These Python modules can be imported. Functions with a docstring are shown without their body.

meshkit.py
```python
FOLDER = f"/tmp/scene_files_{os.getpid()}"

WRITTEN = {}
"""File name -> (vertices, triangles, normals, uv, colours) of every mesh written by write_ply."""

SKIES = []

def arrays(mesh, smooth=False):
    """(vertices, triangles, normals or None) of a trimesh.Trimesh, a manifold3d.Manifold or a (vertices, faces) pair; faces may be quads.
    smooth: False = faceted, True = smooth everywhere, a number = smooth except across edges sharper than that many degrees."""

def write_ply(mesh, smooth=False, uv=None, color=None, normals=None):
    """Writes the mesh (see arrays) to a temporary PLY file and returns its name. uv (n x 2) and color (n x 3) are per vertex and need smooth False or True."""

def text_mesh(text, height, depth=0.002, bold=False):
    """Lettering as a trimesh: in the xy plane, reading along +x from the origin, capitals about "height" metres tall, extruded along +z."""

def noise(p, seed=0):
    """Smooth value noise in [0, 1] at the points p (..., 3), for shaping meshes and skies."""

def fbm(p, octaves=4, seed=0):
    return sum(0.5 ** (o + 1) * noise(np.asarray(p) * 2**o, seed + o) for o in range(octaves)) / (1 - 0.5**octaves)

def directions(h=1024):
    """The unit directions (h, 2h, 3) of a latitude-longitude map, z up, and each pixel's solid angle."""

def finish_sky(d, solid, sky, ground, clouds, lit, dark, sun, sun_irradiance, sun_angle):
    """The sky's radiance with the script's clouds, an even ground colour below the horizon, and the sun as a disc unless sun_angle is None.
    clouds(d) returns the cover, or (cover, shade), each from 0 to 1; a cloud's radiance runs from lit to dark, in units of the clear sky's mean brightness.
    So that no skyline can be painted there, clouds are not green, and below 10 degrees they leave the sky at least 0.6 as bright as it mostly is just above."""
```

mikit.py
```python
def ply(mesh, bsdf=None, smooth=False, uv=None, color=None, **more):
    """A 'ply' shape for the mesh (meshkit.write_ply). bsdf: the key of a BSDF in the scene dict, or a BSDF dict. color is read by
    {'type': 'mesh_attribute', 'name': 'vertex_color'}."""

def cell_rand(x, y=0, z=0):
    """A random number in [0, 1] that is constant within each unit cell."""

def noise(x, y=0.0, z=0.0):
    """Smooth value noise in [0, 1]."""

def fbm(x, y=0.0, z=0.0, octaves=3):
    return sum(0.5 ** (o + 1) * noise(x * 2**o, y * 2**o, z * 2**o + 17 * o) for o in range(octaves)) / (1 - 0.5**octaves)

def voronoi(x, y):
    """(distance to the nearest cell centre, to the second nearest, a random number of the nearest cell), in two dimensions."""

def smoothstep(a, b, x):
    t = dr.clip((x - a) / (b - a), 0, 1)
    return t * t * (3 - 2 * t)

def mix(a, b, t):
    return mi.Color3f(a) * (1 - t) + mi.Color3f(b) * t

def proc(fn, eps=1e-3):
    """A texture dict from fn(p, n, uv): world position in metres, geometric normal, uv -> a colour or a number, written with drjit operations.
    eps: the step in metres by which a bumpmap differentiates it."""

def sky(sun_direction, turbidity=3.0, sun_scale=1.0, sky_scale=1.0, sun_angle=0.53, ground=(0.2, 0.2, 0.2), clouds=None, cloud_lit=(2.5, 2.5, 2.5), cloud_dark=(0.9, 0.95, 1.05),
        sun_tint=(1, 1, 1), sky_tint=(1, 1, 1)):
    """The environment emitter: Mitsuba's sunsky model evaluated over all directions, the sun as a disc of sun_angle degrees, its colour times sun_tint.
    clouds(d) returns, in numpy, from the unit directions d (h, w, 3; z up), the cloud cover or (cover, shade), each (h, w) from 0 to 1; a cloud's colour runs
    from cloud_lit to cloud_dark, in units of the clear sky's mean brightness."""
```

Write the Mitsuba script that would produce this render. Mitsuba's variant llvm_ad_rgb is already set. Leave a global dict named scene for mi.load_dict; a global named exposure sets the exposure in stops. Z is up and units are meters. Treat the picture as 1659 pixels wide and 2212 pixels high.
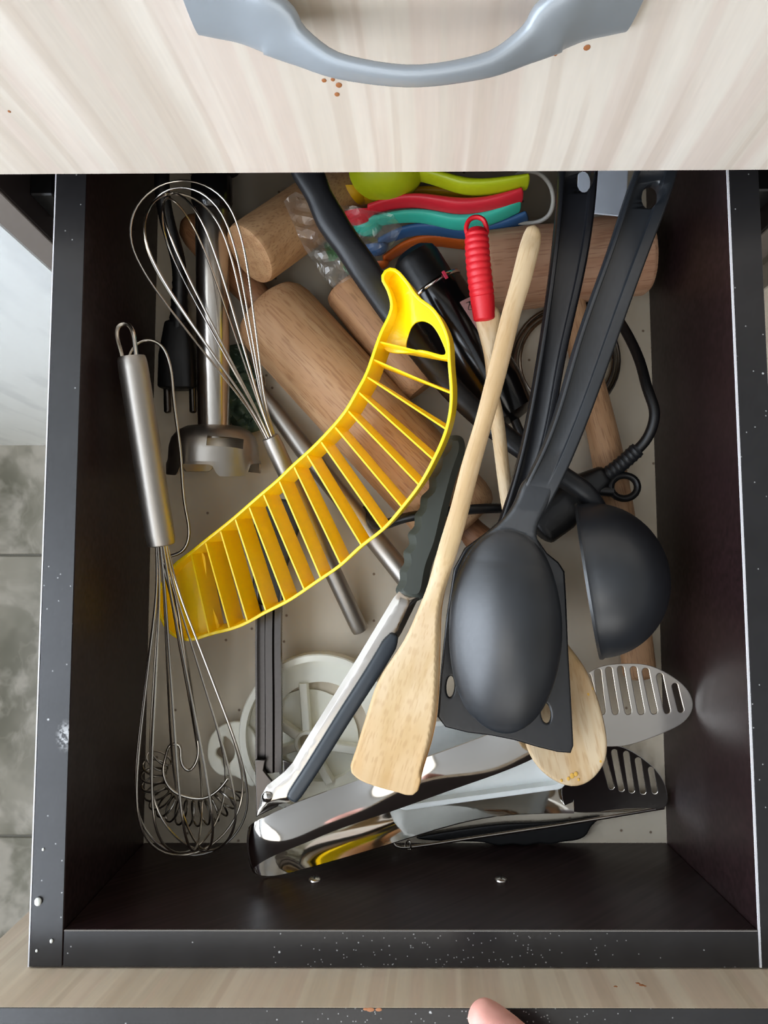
import math, random
import numpy as np, trimesh, manifold3d as m3, shapely.geometry as sg, shapely
import mitsuba as mi, drjit as dr
import mikit
from scipy.interpolate import CubicSpline, PchipInterpolator
from mikit import proc, noise, fbm, voronoi, cell_rand, smoothstep, mix

rng = np.random.default_rng(7)
random.seed(7)
scene, labels = {}, {}

# ------------------------------------------------------------------ camera (solved from the drawer's edges)
F, CX, CY, H = 1645.0, 829.5, 1106.0, 0.387
_d = np.array([841 - CX, 1243 - CY, F]); _d /= np.linalg.norm(_d)
_v = np.array([782 - CX, -18475 - CY, F]); _v -= _d * (_v @ _d); _v /= np.linalg.norm(_v)
R = np.array([np.cross(_v, -_d), _v, -_d])
EYE = np.array([0, 0, H])
fw, up = R @ [0, 0, 1.0], -(R @ [0, 1.0, 0])
T4 = mi.ScalarTransform4f
scene['camera'] = {'type': 'perspective', 'fov': math.degrees(2 * math.atan(CX / F)), 'fov_axis': 'x', 'near_clip': 0.01, 'far_clip': 50.0,
                   'to_world': T4().look_at(origin=EYE.tolist(), target=(EYE + fw).tolist(), up=up.tolist())}
exposure = -0.10

# ------------------------------------------------------------------ light: a big daylit window in the left wall, an added ceiling fill lamp and an added front window
WINDOW_RADIANCE = (5.6, 6.2, 7.0)
FILL_LAMP_RADIANCE = (2.0, 1.85, 1.6)
ADDED_WINDOW_RADIANCE = (2.1, 2.05, 1.95)


def at(px, py, z):
    r = R @ np.array([px - CX, py - CY, F])
    return EYE + r * ((z - H) / r[2])


def atY(px, py, y):
    r = R @ np.array([px - CX, py - CY, F])
    return EYE + r * (y / r[1])


def A3(rows):
    return np.array([at(*r) for r in rows])


# ------------------------------------------------------------------ mesh helpers
def unit(a):
    a = np.asarray(a, float)
    return a / np.maximum(np.linalg.norm(a, axis=-1, keepdims=True), 1e-12)


def spline(p, n):
    p = np.asarray(p, float)
    if len(p) == 2:
        return p[0] + (p[1] - p[0]) * np.linspace(0, 1, n)[:, None]
    t = np.r_[0, np.cumsum(np.linalg.norm(np.diff(p, axis=0), axis=1))]
    return PchipInterpolator(t, p)(np.linspace(0, t[-1], n)) if False else CubicSpline(t, p, bc_type='natural')(np.linspace(0, t[-1], n))


def closed_spline(p, n):
    p = np.asarray(p, float); p = np.vstack([p, p[:1]])
    t = np.r_[0, np.cumsum(np.linalg.norm(np.diff(p, axis=0), axis=1))]
    return CubicSpline(t, p, bc_type='periodic')(np.linspace(0, t[-1], n, endpoint=False))


def loft(rings, caps=True, closed=False):
    rings = np.asarray(rings, float); m, k, _ = rings.shape
    v = rings.reshape(-1, 3); f = []
    i = np.arange(k); j = (i + 1) % k
    for a in range(m if closed else m - 1):
        b = (a + 1) % m
        f.append(np.stack([a * k + i, a * k + j, b * k + j], 1)); f.append(np.stack([a * k + i, b * k + j, b * k + i], 1))
    if caps and not closed:
        v = np.vstack([v, rings[0].mean(0), rings[-1].mean(0)]); n = m * k
        f.append(np.stack([j, i, i * 0 + n], 1)); f.append(np.stack([(m - 1) * k + i, (m - 1) * k + j, i * 0 + n + 1], 1))
    t = trimesh.Trimesh(v, np.vstack(f), process=False)
    if not closed and t.volume < 0 or closed and t.volume < 0:
        t.invert()
    return t


def frames(path, upv=None):
    t = unit(np.gradient(path, axis=0))
    if upv is not None:
        u = np.broadcast_to(np.asarray(upv, float), t.shape)
        s = unit(np.cross(t, u)); return t, s, np.cross(s, t)
    s = np.zeros_like(t); a = np.array([0, 0, 1.0]) if abs(t[0, 2]) < .9 else np.array([1.0, 0, 0])
    s[0] = unit(np.cross(t[0], a))
    for k in range(1, len(t)):
        s[k] = unit(s[k - 1] - t[k] * (s[k - 1] @ t[k]))
    return t, s, np.cross(s, t)


def sweep(path, rx, ry=None, upv=None, n=14, p=2.0, rnd=False, closed=False):
    """A tube along path: half-width rx sideways, half-height ry; p > 2 squares the section; rnd rounds its ends."""
    path = np.asarray(path, float); m = len(path)
    rx = np.broadcast_to(rx, m).astype(float); ry = rx if ry is None else np.broadcast_to(ry, m).astype(float)
    if closed:
        ext = np.vstack([path[-1], path, path[0]]); t, s, w = (x[1:-1] for x in frames(ext, upv if upv is not None else (0, 0, 1)))
    else:
        t, s, w = frames(path, upv)
    if rnd:
        a = np.linspace(0.12, math.pi / 2, 5)[::1]
        e = min(rx[0], ry[0]) if rnd is True else rnd; e2 = min(rx[-1], ry[-1]) if rnd is True else rnd
        k0 = np.maximum(np.sin(a)[:-1], .05); o0 = -np.cos(a)[:-1]
        path = np.vstack([path[0] + t[0] * e * o0[:, None], path, path[-1] - t[-1] * e2 * o0[::-1][:, None]])
        rx = np.r_[rx[0] - e + e * k0 if False else rx[0] * k0, rx, rx[-1] * k0[::-1]]; ry = np.r_[ry[0] * k0, ry, ry[-1] * k0[::-1]]
        q = len(k0)
        s = np.vstack([np.repeat(s[:1], q, 0), s, np.repeat(s[-1:], q, 0)]); w = np.vstack([np.repeat(w[:1], q, 0), w, np.repeat(w[-1:], q, 0)])
    a = np.arange(n) * 2 * math.pi / n
    c, d = np.cos(a), np.sin(a)
    c, d = np.sign(c) * np.abs(c) ** (2 / p), np.sign(d) * np.abs(d) ** (2 / p)
    rings = path[:, None] + s[:, None] * (rx[:, None] * c)[..., None] + w[:, None] * (ry[:, None] * d)[..., None]
    return loft(rings, closed=closed)


def tube(rows, r, n=40, k=10, rnd=False):
    return sweep(spline(A3(rows), n), r, n=k, rnd=rnd)


def rbox(c, size, b=0.0008, rot=None):
    """A box with chamfered edges."""
    h = np.array(size) / 2; b = min(b, h.min() * .9)
    pts = [np.array([sx * (h[0] - (b if a != 0 else 0)), sy * (h[1] - (b if a != 1 else 0)), sz * (h[2] - (b if a != 2 else 0))])
           for sx in (-1, 1) for sy in (-1, 1) for sz in (-1, 1) for a in range(3)]
    t = trimesh.convex.convex_hull(np.array(pts))
    if rot is not None:
        t.apply_transform(rot)
    t.apply_translation(c); return t


def rbox2(lo, hi, b=0.0008):
    lo, hi = np.array(lo, float), np.array(hi, float)
    return rbox((lo + hi) / 2, hi - lo, b)


def join(*ms):
    return trimesh.util.concatenate([x for x in ms])


def poly_px(rows, z, smooth_n=0, origin=True):
    """Outline given in the photograph's pixels laid on the level z -> world xy."""
    p = np.array([at(x, y, z)[:2] for x, y in rows])
    return closed_spline(p, smooth_n) if smooth_n else p


def poly_pz(rows, ys, zs, smooth_n=0):
    """As poly_px, for an outline whose level changes with the row y."""
    p = np.array([at(x, y, float(np.interp(y, ys, zs)))[:2] for x, y in rows])
    return closed_spline(p, smooth_n) if smooth_n else p


def extruded(outer, holes=(), height=1.0, res=.003):
    cs = m3.CrossSection([np.asarray(outer)], m3.FillRule.EvenOdd)
    for h in holes:
        cs = cs - m3.CrossSection([np.asarray(h)], m3.FillRule.EvenOdd)
    m = m3.Manifold.extrude(cs, height).refine_to_length(res).to_mesh()
    return np.array(m.vert_properties[:, :3], float), np.array(m.tri_verts)


def pillow(outer, t, bevel, holes=(), res=.003, edge=.3, zmid=0.0, top=None, chamfer=False):
    """A plate of thickness t(x, y) with rounded edges; zmid(x, y) bends it; top(x, y, d) lowers its upper face only."""
    cs = m3.CrossSection([np.asarray(outer)], m3.FillRule.EvenOdd)
    for h in holes:
        cs = cs - m3.CrossSection([np.asarray(h)], m3.FillRule.EvenOdd)
    b0 = bevel if not callable(bevel) else float(np.max(bevel(np.asarray(outer)[:, 0], np.asarray(outer)[:, 1])))
    bands = []
    for k, fr in enumerate((0, .06, .18, .38, .65, 1.0)):
        c = cs if fr == 0 else cs.offset(-b0 * fr, m3.JoinType.Miter, 2.0, 0)
        if c.is_empty(): break
        bands.append(m3.Manifold.extrude(c, .0006 + .0004 * k).translate([0, 0, -.0003 - .0002 * k]))
    m = m3.Manifold.batch_boolean(bands, m3.OpType.Add).refine_to_length(res).to_mesh()
    v, f = np.array(m.vert_properties[:, :3], float), np.array(m.tri_verts)
    ring = shapely.Polygon(outer, [h for h in holes]).boundary
    d = shapely.distance(ring, shapely.points(v[:, 0], v[:, 1])); d[d < 2e-6] = 0
    x, y = v[:, 0], v[:, 1]
    tt = t(x, y) if callable(t) else np.full(len(v), t)
    bb = bevel(x, y) if callable(bevel) else np.full(len(v), bevel)
    q = np.clip(d / bb, 0, 1); pr = edge + (1 - edge) * np.sqrt(np.clip(1 - (1 - q) ** 2, 0, 1))
    if chamfer: pr = edge + (1 - edge) * q
    s = np.where(v[:, 2] > 0, 1.0, -1.0)
    z = s * tt / 2 * pr
    if top is not None:
        z = np.where(s > 0, z - top(x, y, d), z)
    v[:, 2] = z + (zmid(x, y) if callable(zmid) else zmid)
    o = trimesh.Trimesh(np.round(v, 8), f, process=True)
    o.update_faces(o.nondegenerate_faces(height=1e-9)); o.remove_unreferenced_vertices()
    return o


def revolve(profile, n=40, caps=True):
    """profile rows (r, h) around +z."""
    p = np.asarray(profile, float); a = np.arange(n) * 2 * math.pi / n
    rings = np.stack([np.stack([np.cos(a) * r, np.sin(a) * r, a * 0 + h], 1) for r, h in p])
    return loft(rings, caps=caps)


def aim(mesh, origin, zdir, xdir=(1, 0, 0)):
    z = unit(zdir); x = np.asarray(xdir, float); x = unit(x - z * (x @ z)); y = np.cross(z, x)
    m = np.eye(4); m[:3, 0], m[:3, 1], m[:3, 2], m[:3, 3] = x, y, z, origin
    t = mesh.copy(); t.apply_transform(m); return t


def interp_along(p0, p1, xs, ys):
    """A function of world x, y: position along p0 -> p1 (0..1) -> value."""
    p0, p1 = np.asarray(p0)[:2], np.asarray(p1)[:2]; d = p1 - p0; L = d @ d
    return lambda x, y: np.interp(((x - p0[0]) * d[0] + (y - p0[1]) * d[1]) / L, xs, ys)


# ------------------------------------------------------------------ book-keeping
def numbered(k):
    def used(x): return x in scene or x in labels or any(q.startswith(x + '__') for q in scene)
    if not used(k):
        return k
    i = 1
    while used(f'{k}_{i:03d}'):
        i += 1
    return f'{k}_{i:03d}'


def thing(key, label, cat, group=None, kind=None):
    key = numbered(key); labels[key] = {'label': label, 'category': cat}
    if group: labels[key]['group'] = group
    if kind: labels[key]['kind'] = kind
    return key


def part(parent, name, mesh, mat, label=None, smooth=35):
    key = numbered(parent + '__' + name)
    scene[key] = mikit.ply(mesh, mat, smooth=smooth)
    if label: labels[key] = {'label': label}
    return key


def solo(key, mesh, mat, label, cat, group=None, kind=None, smooth=35):
    key = thing(key, label, cat, group, kind)
    scene[key] = mikit.ply(mesh, mat, smooth=smooth)
    return key


def struct(key, mesh, mat, label, cat, smooth=False):
    scene[key] = mikit.ply(mesh, mat, smooth=smooth)
    labels[key] = {'label': label, 'category': cat, 'kind': 'structure'}
    return key


# ------------------------------------------------------------------ materials
def lin(r, g, b):
    return [((c / 255) / 12.92 if c <= 10 else ((c / 255 + .055) / 1.055) ** 2.4) for c in (r, g, b)]


def rgb(c): return {'type': 'rgb', 'value': [float(x) for x in c]}


def principled(key, color, rough=.5, metal=0.0, spec=.5, **more):
    c = color if isinstance(color, dict) else rgb(color)
    scene[key] = {'type': 'twosided', 'bsdf': {'type': 'principled', 'base_color': c, 'roughness': rough if isinstance(rough, dict) else float(rough), 'metallic': float(metal), 'specular': float(spec), **more}}
    return key


def axes(d):
    t = unit(d); a = np.array([0, 0, 1.0]) if abs(t[2]) < .8 else np.array([1.0, 0, 0]); u = unit(np.cross(t, a)); return t, u, np.cross(u, t)


def grain(*a):
    return proc(grain_fn(*a))


def grain_fn(d, c0, c1, c2, scale=1.0, streak=.5, flecks=0.0):
    t, u, w = [[float(q) for q in x] for x in axes(d)]
    c0, c1, c2 = lin(*c0), lin(*c1), lin(*c2)

    def fn(p, n, uv):
        a = (p.x * t[0] + p.y * t[1] + p.z * t[2]) * scale; b = (p.x * u[0] + p.y * u[1] + p.z * u[2]) * scale; c = (p.x * w[0] + p.y * w[1] + p.z * w[2]) * scale
        wob = fbm(a * 12, b * 30, c * 30) - .5
        big = smoothstep(.3, .7, fbm(a * 9 + 3, (b + wob * .004) * 160, c * 160, 3))
        fine = smoothstep(.5, .85, noise(a * 130, b * 1500, c * 1500))
        col = mix(mix(c0, c1, big), c2, fine * streak)
        if flecks > 0:
            blot = smoothstep(.5, .75, fbm(a * 25 + 9, b * 40, c * 40, 3))
            col = mix(col, c2, blot * flecks)
        return col
    return fn


principled('mat_beech_pin', grain((.7, -.7, 0), (186, 150, 114), (172, 132, 96), (140, 98, 66), 1, .55), .55, spec=.3)
principled('mat_beech_short', grain((.8, .6, 0), (180, 142, 104), (164, 124, 88), (130, 92, 62), 1, .5), .6, spec=.3)
principled('mat_beech_small', grain((.65, -.75, 0), (178, 136, 98), (160, 118, 84), (126, 90, 60), 1, .5), .6, spec=.3)
principled('mat_mallet', grain((.98, .1, 0), (190, 152, 124), (172, 128, 100), (138, 92, 66), .8, .5, .35), .6, spec=.3)
principled('mat_mallet_stick', grain((.25, -.97, 0), (194, 154, 118), (178, 136, 100), (140, 98, 68), 1, .5), .55, spec=.3)
_sw = {}
def spatula_wood(p, n, uv):
    f = _sw.setdefault('f', grain_fn((-.28, -.96, 0), (218, 194, 158), (206, 178, 134), (176, 136, 88), .9, .25, .35))
    worn = smoothstep(.05, .11, -p.y) * (.55 + .45 * smoothstep(.35, .65, fbm(p.x * 60, p.y * 40, 3.0, 3)))
    return f(p, n, uv) * mix([1, 1, 1], [.98, .82, .60], worn)


principled('mat_spatula_wood', proc(spatula_wood), .5, spec=.3)
principled('mat_spoon_wood', grain((.2, -.98, 0), (214, 192, 158), (200, 168, 124), (170, 126, 76), 1, .3, .4), .6, spec=.3)
principled('mat_pin_handle', grain((.7, -.7, 0), (150, 108, 76), (136, 92, 62), (104, 68, 44), 1, .5), .5, spec=.3)


def laminate(p, n, uv):
    """Pale wood-look laminate of the drawer fronts: upright bands in cream, grey and rose."""
    wob = (noise(p.x * 9, p.z * 7 + p.y * 3, 1.0) - .5) * .010
    x = p.x + wob + p.z * .05
    a = fbm(x * 30, p.z * 1.2, 3.3, 3)
    b = fbm(x * 120, p.z * 2.5, 8.1, 3)
    c = fbm(x * 900, p.z * 60, 1.7, 2)
    col = mix(lin(222, 214, 202), lin(207, 197, 184), smoothstep(.35, .68, a))
    col = mix(col, lin(210, 193, 182), smoothstep(.48, .7, b) * .55)
    col = mix(col, lin(230, 223, 212), smoothstep(.5, .75, fbm(x * 70 + 40, p.z * 2, 5.5, 3)) * .7)
    col = mix(col, lin(196, 181, 166), smoothstep(.62, .8, noise(x * 210 + 7, p.z * 3, 2.0)) * .4)
    return col * (0.885 + 0.09 * c)


principled('mat_laminate', proc(laminate), .45, spec=.35)
principled('mat_laminate_tan', proc(lambda p, n, uv: laminate(p, n, uv) * mi.Color3f(.97, .88, .75)), .45, spec=.35)


def wenge(p, n, uv):
    g = fbm(p.x * 40 + p.y * 420, p.z * 420 + p.x * 380, p.y * 6, 3)
    return mix(lin(22, 13, 13), lin(41, 25, 27), g)


principled('mat_wenge', proc(wenge), .40, spec=.3)


SMEAR = [float(q) for q in at(141, 1590, 0)]


def rim(p, n, uv):
    """Dark edge band, dusted with pale crumbs and scuffs."""
    base = mix(lin(31, 30, 31), lin(41, 40, 41), fbm(p.x * 60, p.y * 60, 2.0, 3))
    s = 520.0
    d, e, r = voronoi(p.x * s, p.y * s)
    dens = smoothstep(.45, .8, fbm(p.x * 14 + 5, p.y * 14, 1.0, 3)) * .05 + .006
    speck = dr.select(r < dens, 1 - smoothstep(.08, .26, d), 0.0)
    d2, e2, r2 = voronoi(p.x * 160 + 9, p.y * 160)
    speck2 = dr.select(r2 < .009, 1 - smoothstep(.04, .12, d2), 0.0)
    front = smoothstep(.165, .18, -p.y) * (1 - smoothstep(.03, .11, dr.abs(p.x - .03)))
    d3, e3, r3 = voronoi(p.x * 900, p.y * 900)
    dust = dr.select(r3 < .06 * front, 1 - smoothstep(.08, .35, d3), 0.0)
    sm = (1 - smoothstep(.0, .0055, dr.sqrt(dr.square(p.x - SMEAR[0]) + dr.square((p.y - SMEAR[1]) * .6)))) * smoothstep(.3, .7, fbm(p.x * 900, p.y * 900, 5.0, 3))
    return mix(base, lin(205, 205, 205), dr.clip(sm * .8 + speck * .5 + speck2 * .8 + dust * .5, 0, 1))


principled('mat_rim', proc(rim), .32, spec=.5)
principled('mat_edge_white', lin(206, 204, 206), .6)
principled('mat_edge_grey', lin(120, 116, 112), .6)
principled('mat_carcass', lin(66, 58, 56), .45)
principled('mat_carcass_edge', lin(112, 104, 98), .5)


def base_board(p, n, uv):
    d, e, r = voronoi(p.x * 130, p.y * 130)
    speck = dr.select(r < .05, 1 - smoothstep(.06, .16, d), 0.0)
    return mix(mix(lin(204, 193, 174), lin(188, 176, 156), fbm(p.x * 20, p.y * 20, 1.0, 3)), lin(96, 70, 46), speck * .8)


principled('mat_bottom', proc(base_board), .5, spec=.35)
principled('mat_white_wall', proc(lambda p, n, uv: mix(lin(218, 221, 220), lin(206, 209, 209), smoothstep(.45, .8, fbm(p.x * 45, p.z * 9, 2.0, 3)))), .5)
principled('mat_plaster', lin(226, 224, 218), .8)
principled('mat_room', lin(158, 152, 142), .8)
principled('mat_ceiling', lin(190, 190, 190), .9)


def marble(p, n, uv):
    cx, cy = dr.floor((p.x + .35) / .437), dr.floor((p.y - .034) / .437)
    o = cell_rand(cx, cy, 3) * 9
    a = fbm(p.x * 9 + o, p.y * 9 + o, 1.0, 4)
    w = fbm(p.x * 13 + 4 * a + o, p.y * 13 - 3 * a, 4.0, 4)
    v = 1 - smoothstep(.0, .05, dr.abs(w - .5))
    col = mix(lin(132, 130, 117), lin(166, 162, 150), smoothstep(.34, .66, a))
    col = mix(col, lin(108, 106, 94), smoothstep(.52, .72, fbm(p.x * 16 + o, p.y * 16, 7.0, 4)) * .45)
    col = mix(col, lin(196, 191, 181), smoothstep(.42, .80, fbm(p.x * 30 + 11 + 3 * a, p.y * 30 + o, 2.0, 4)) * .75)
    return mix(col, lin(190, 184, 174), v * .12)


principled('mat_tile', proc(marble), .3, spec=.5)
principled('mat_grout', lin(128, 126, 118), .9)
principled('mat_handle', lin(156, 163, 169), .40, metal=.35)
principled('mat_steel', (.62, .575, .52), .22, metal=1)
principled('mat_steel_brushed', (.47, .43, .385), .42, metal=1)
principled('mat_steel_polished', (.72, .70, .67), .07, metal=1)
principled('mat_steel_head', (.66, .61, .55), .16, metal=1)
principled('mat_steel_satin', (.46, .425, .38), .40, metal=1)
principled('mat_steel_shaded', (.13, .115, .105), .25, metal=1)  # steel darkened in its colour to stand for dark reflections
principled('mat_wire', (.66, .61, .54), .18, metal=1)
principled('mat_wire_dark', (.36, .33, .29), .2, metal=1)
principled('mat_yellow', lin(252, 216, 8), .32, spec=.5)
principled('mat_nylon', proc(lambda p, n, uv: mix(lin(23, 26, 30), lin(34, 38, 43), fbm(p.x * 90, p.y * 60, p.z * 60, 3))), .40, spec=1.0)
principled('mat_nylon_dark', lin(19, 20, 24), .34, spec=.75)
principled('mat_grip', lin(26, 27, 30), .42, spec=.5)
principled('mat_black_gloss', lin(14, 13, 14), .14, spec=.5)
principled('mat_black', lin(17, 17, 18), .4)
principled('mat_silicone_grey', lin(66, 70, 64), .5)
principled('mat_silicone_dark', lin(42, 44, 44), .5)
principled('mat_inlay', lin(50, 56, 62), .35)
principled('mat_red', lin(208, 28, 40), .45)
principled('mat_white_plastic', lin(228, 226, 212), .4)
principled('mat_tray', lin(228, 232, 230), .35)
principled('mat_card', lin(214, 222, 234), .5)
principled('mat_lime', lin(172, 186, 20), .45)
principled('mat_mustard', lin(196, 148, 10), .45)
principled('mat_spoon_red', lin(214, 40, 56), .45)
principled('mat_teal', lin(60, 190, 166), .45)
principled('mat_blue', lin(52, 92, 138), .45)
principled('mat_orange', lin(206, 98, 34), .45)
principled('mat_green', lin(44, 116, 52), .4)
principled('mat_green_dark', lin(66, 86, 73), .5)
principled('mat_ring', lin(170, 166, 158), .4)
principled('mat_sticker', lin(226, 176, 176), .5)
principled('mat_ink', lin(30, 22, 24), .6)
principled('mat_stain', lin(160, 104, 66), .5)
principled('mat_crumb', lin(232, 234, 228), .8)
principled('mat_food', lin(214, 168, 74), .7)
principled('mat_pink', lin(220, 60, 90), .4)
principled('mat_skin', proc(lambda p, n, uv: mix(lin(228, 172, 156), lin(216, 148, 136), fbm(p.x * 120, p.y * 120, p.z * 120, 3))), .45, spec=.4)
principled('mat_sleeve', lin(90, 96, 110), .85)
scene['mat_film'] = {'type': 'blendbsdf', 'weight': .11, 'bsdf_0': {'type': 'thindielectric', 'int_ior': 1.5},
                     'bsdf_1': {'type': 'twosided', 'bsdf': {'type': 'roughplastic', 'diffuse_reflectance': rgb((.55, .52, .48)), 'alpha': .12}}}
scene['mat_pane_light'] = {'type': 'diffuse', 'reflectance': rgb((.4, .4, .4))}

# ------------------------------------------------------------------ levels and planes of the furniture
ZF = -0.122                     # top of the drawer's bottom
XL, XR, XLO, XRO = -0.1600, 0.1788, -0.1768, 0.1955
YF, YFO, YB = -0.1725, -0.1897, 0.30
PTOP = 0.0337
YFACE = 0.1918                  # front face of the upper drawer
ZU = PTOP + 0.004
ZFLOOR = -0.832

# ------------------------------------------------------------------ the room
g = 0.004
struct('floor', rbox2((-2.2, -2.2, ZFLOOR - .05), (2.2, .9, ZFLOOR - .003), 0), 'mat_grout', 'grey green marble tile floor beside the cabinet', 'floor')
for i in range(-3, 5):
    for j in range(-5, 2):
        x0, y0 = -.35 + .437 * i, .034 + .437 * j
        if y0 < -1.3 or x0 < -1.3 or x0 > 1.2: continue
        part('floor', 'tile', rbox2((x0 + g / 2, y0 + g / 2, ZFLOOR - .01), (x0 + .437 - g / 2, y0 + .437 - g / 2, ZFLOOR), .001), 'mat_tile', smooth=False)
WX = -.80
struct('wall_back', rbox2((WX - .1, .212, ZFLOOR - .003), (-.2345, .9, 2.0), .001), 'mat_white_wall', 'white painted wall left of the cabinet', 'wall')
struct('wall_right', rbox2((2.2, -2.2, ZFLOOR - .05), (2.3, .9, 1.8), 0), 'mat_room', 'plain kitchen wall on the right', 'wall')
struct('wall_rear', rbox2((-.2345, .82, ZFLOOR - .05), (2.2, .9, 1.8), 0), 'mat_room', 'plain kitchen wall behind the cabinets', 'wall')
struct('ceiling', rbox2((-2.3, -2.3, 1.75), (2.3, .9, 1.85), 0), 'mat_ceiling', 'white kitchen ceiling', 'ceiling')
WX = -.80
wy0, wy1, wz0, wz1 = -1.15, .17, -.10, 1.69
struct('wall_left', join(rbox2((WX - .1, -2.2, ZFLOOR - .05), (WX, .9, wz0), 0), rbox2((WX - .1, -2.2, wz1), (WX, .9, 1.8), 0),
                         rbox2((WX - .1, -2.2, wz0), (WX, wy0, wz1), 0), rbox2((WX - .1, wy1, wz0), (WX, .9, wz1), 0)), 'mat_room', 'plain kitchen wall with the window', 'wall')
struct('window_1', join(rbox2((WX - .06, wy0, wz0), (WX, wy0 + .05, wz1)), rbox2((WX - .06, wy1 - .05, wz0), (WX, wy1, wz1)),
                        rbox2((WX - .06, wy0, wz0), (WX, wy1, wz0 + .05)), rbox2((WX - .06, wy0, wz1 - .05), (WX, wy1, wz1)),
                        rbox2((WX - .06, (wy0 + wy1) / 2 - .025, wz0), (WX, (wy0 + wy1) / 2 + .025, wz1))), 'mat_plaster', 'white framed daylit kitchen window', 'window')
for k in range(2):
    a = wy0 + .05 + k * ((wy1 - wy0) / 2 - .025); b = a + (wy1 - wy0) / 2 - .075
    pane = trimesh.Trimesh([[WX - .035, a, wz0 + .05], [WX - .035, b, wz0 + .05], [WX - .035, b, wz1 - .05], [WX - .035, a, wz1 - .05]], [[0, 1, 2], [0, 2, 3]], process=False)
    kk = part('window_1', 'pane', pane, 'mat_pane_light', smooth=False)
    scene[kk]['emitter'] = {'type': 'area', 'radiance': rgb(WINDOW_RADIANCE)}
fx0, fx1 = -.6, 1.4  # unseen front window, added to brighten the upper drawer face
struct('wall_front', join(rbox2((-2.2, -2.3, ZFLOOR - .05), (2.2, -2.2, wz0), 0), rbox2((-2.2, -2.3, wz1), (2.2, -2.2, 1.8), 0),
                          rbox2((-2.2, -2.3, wz0), (fx0, -2.2, wz1), 0), rbox2((fx1, -2.3, wz0), (2.2, -2.2, wz1), 0)), 'mat_room', 'plain kitchen wall with the added window behind the photographer', 'wall')
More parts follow.
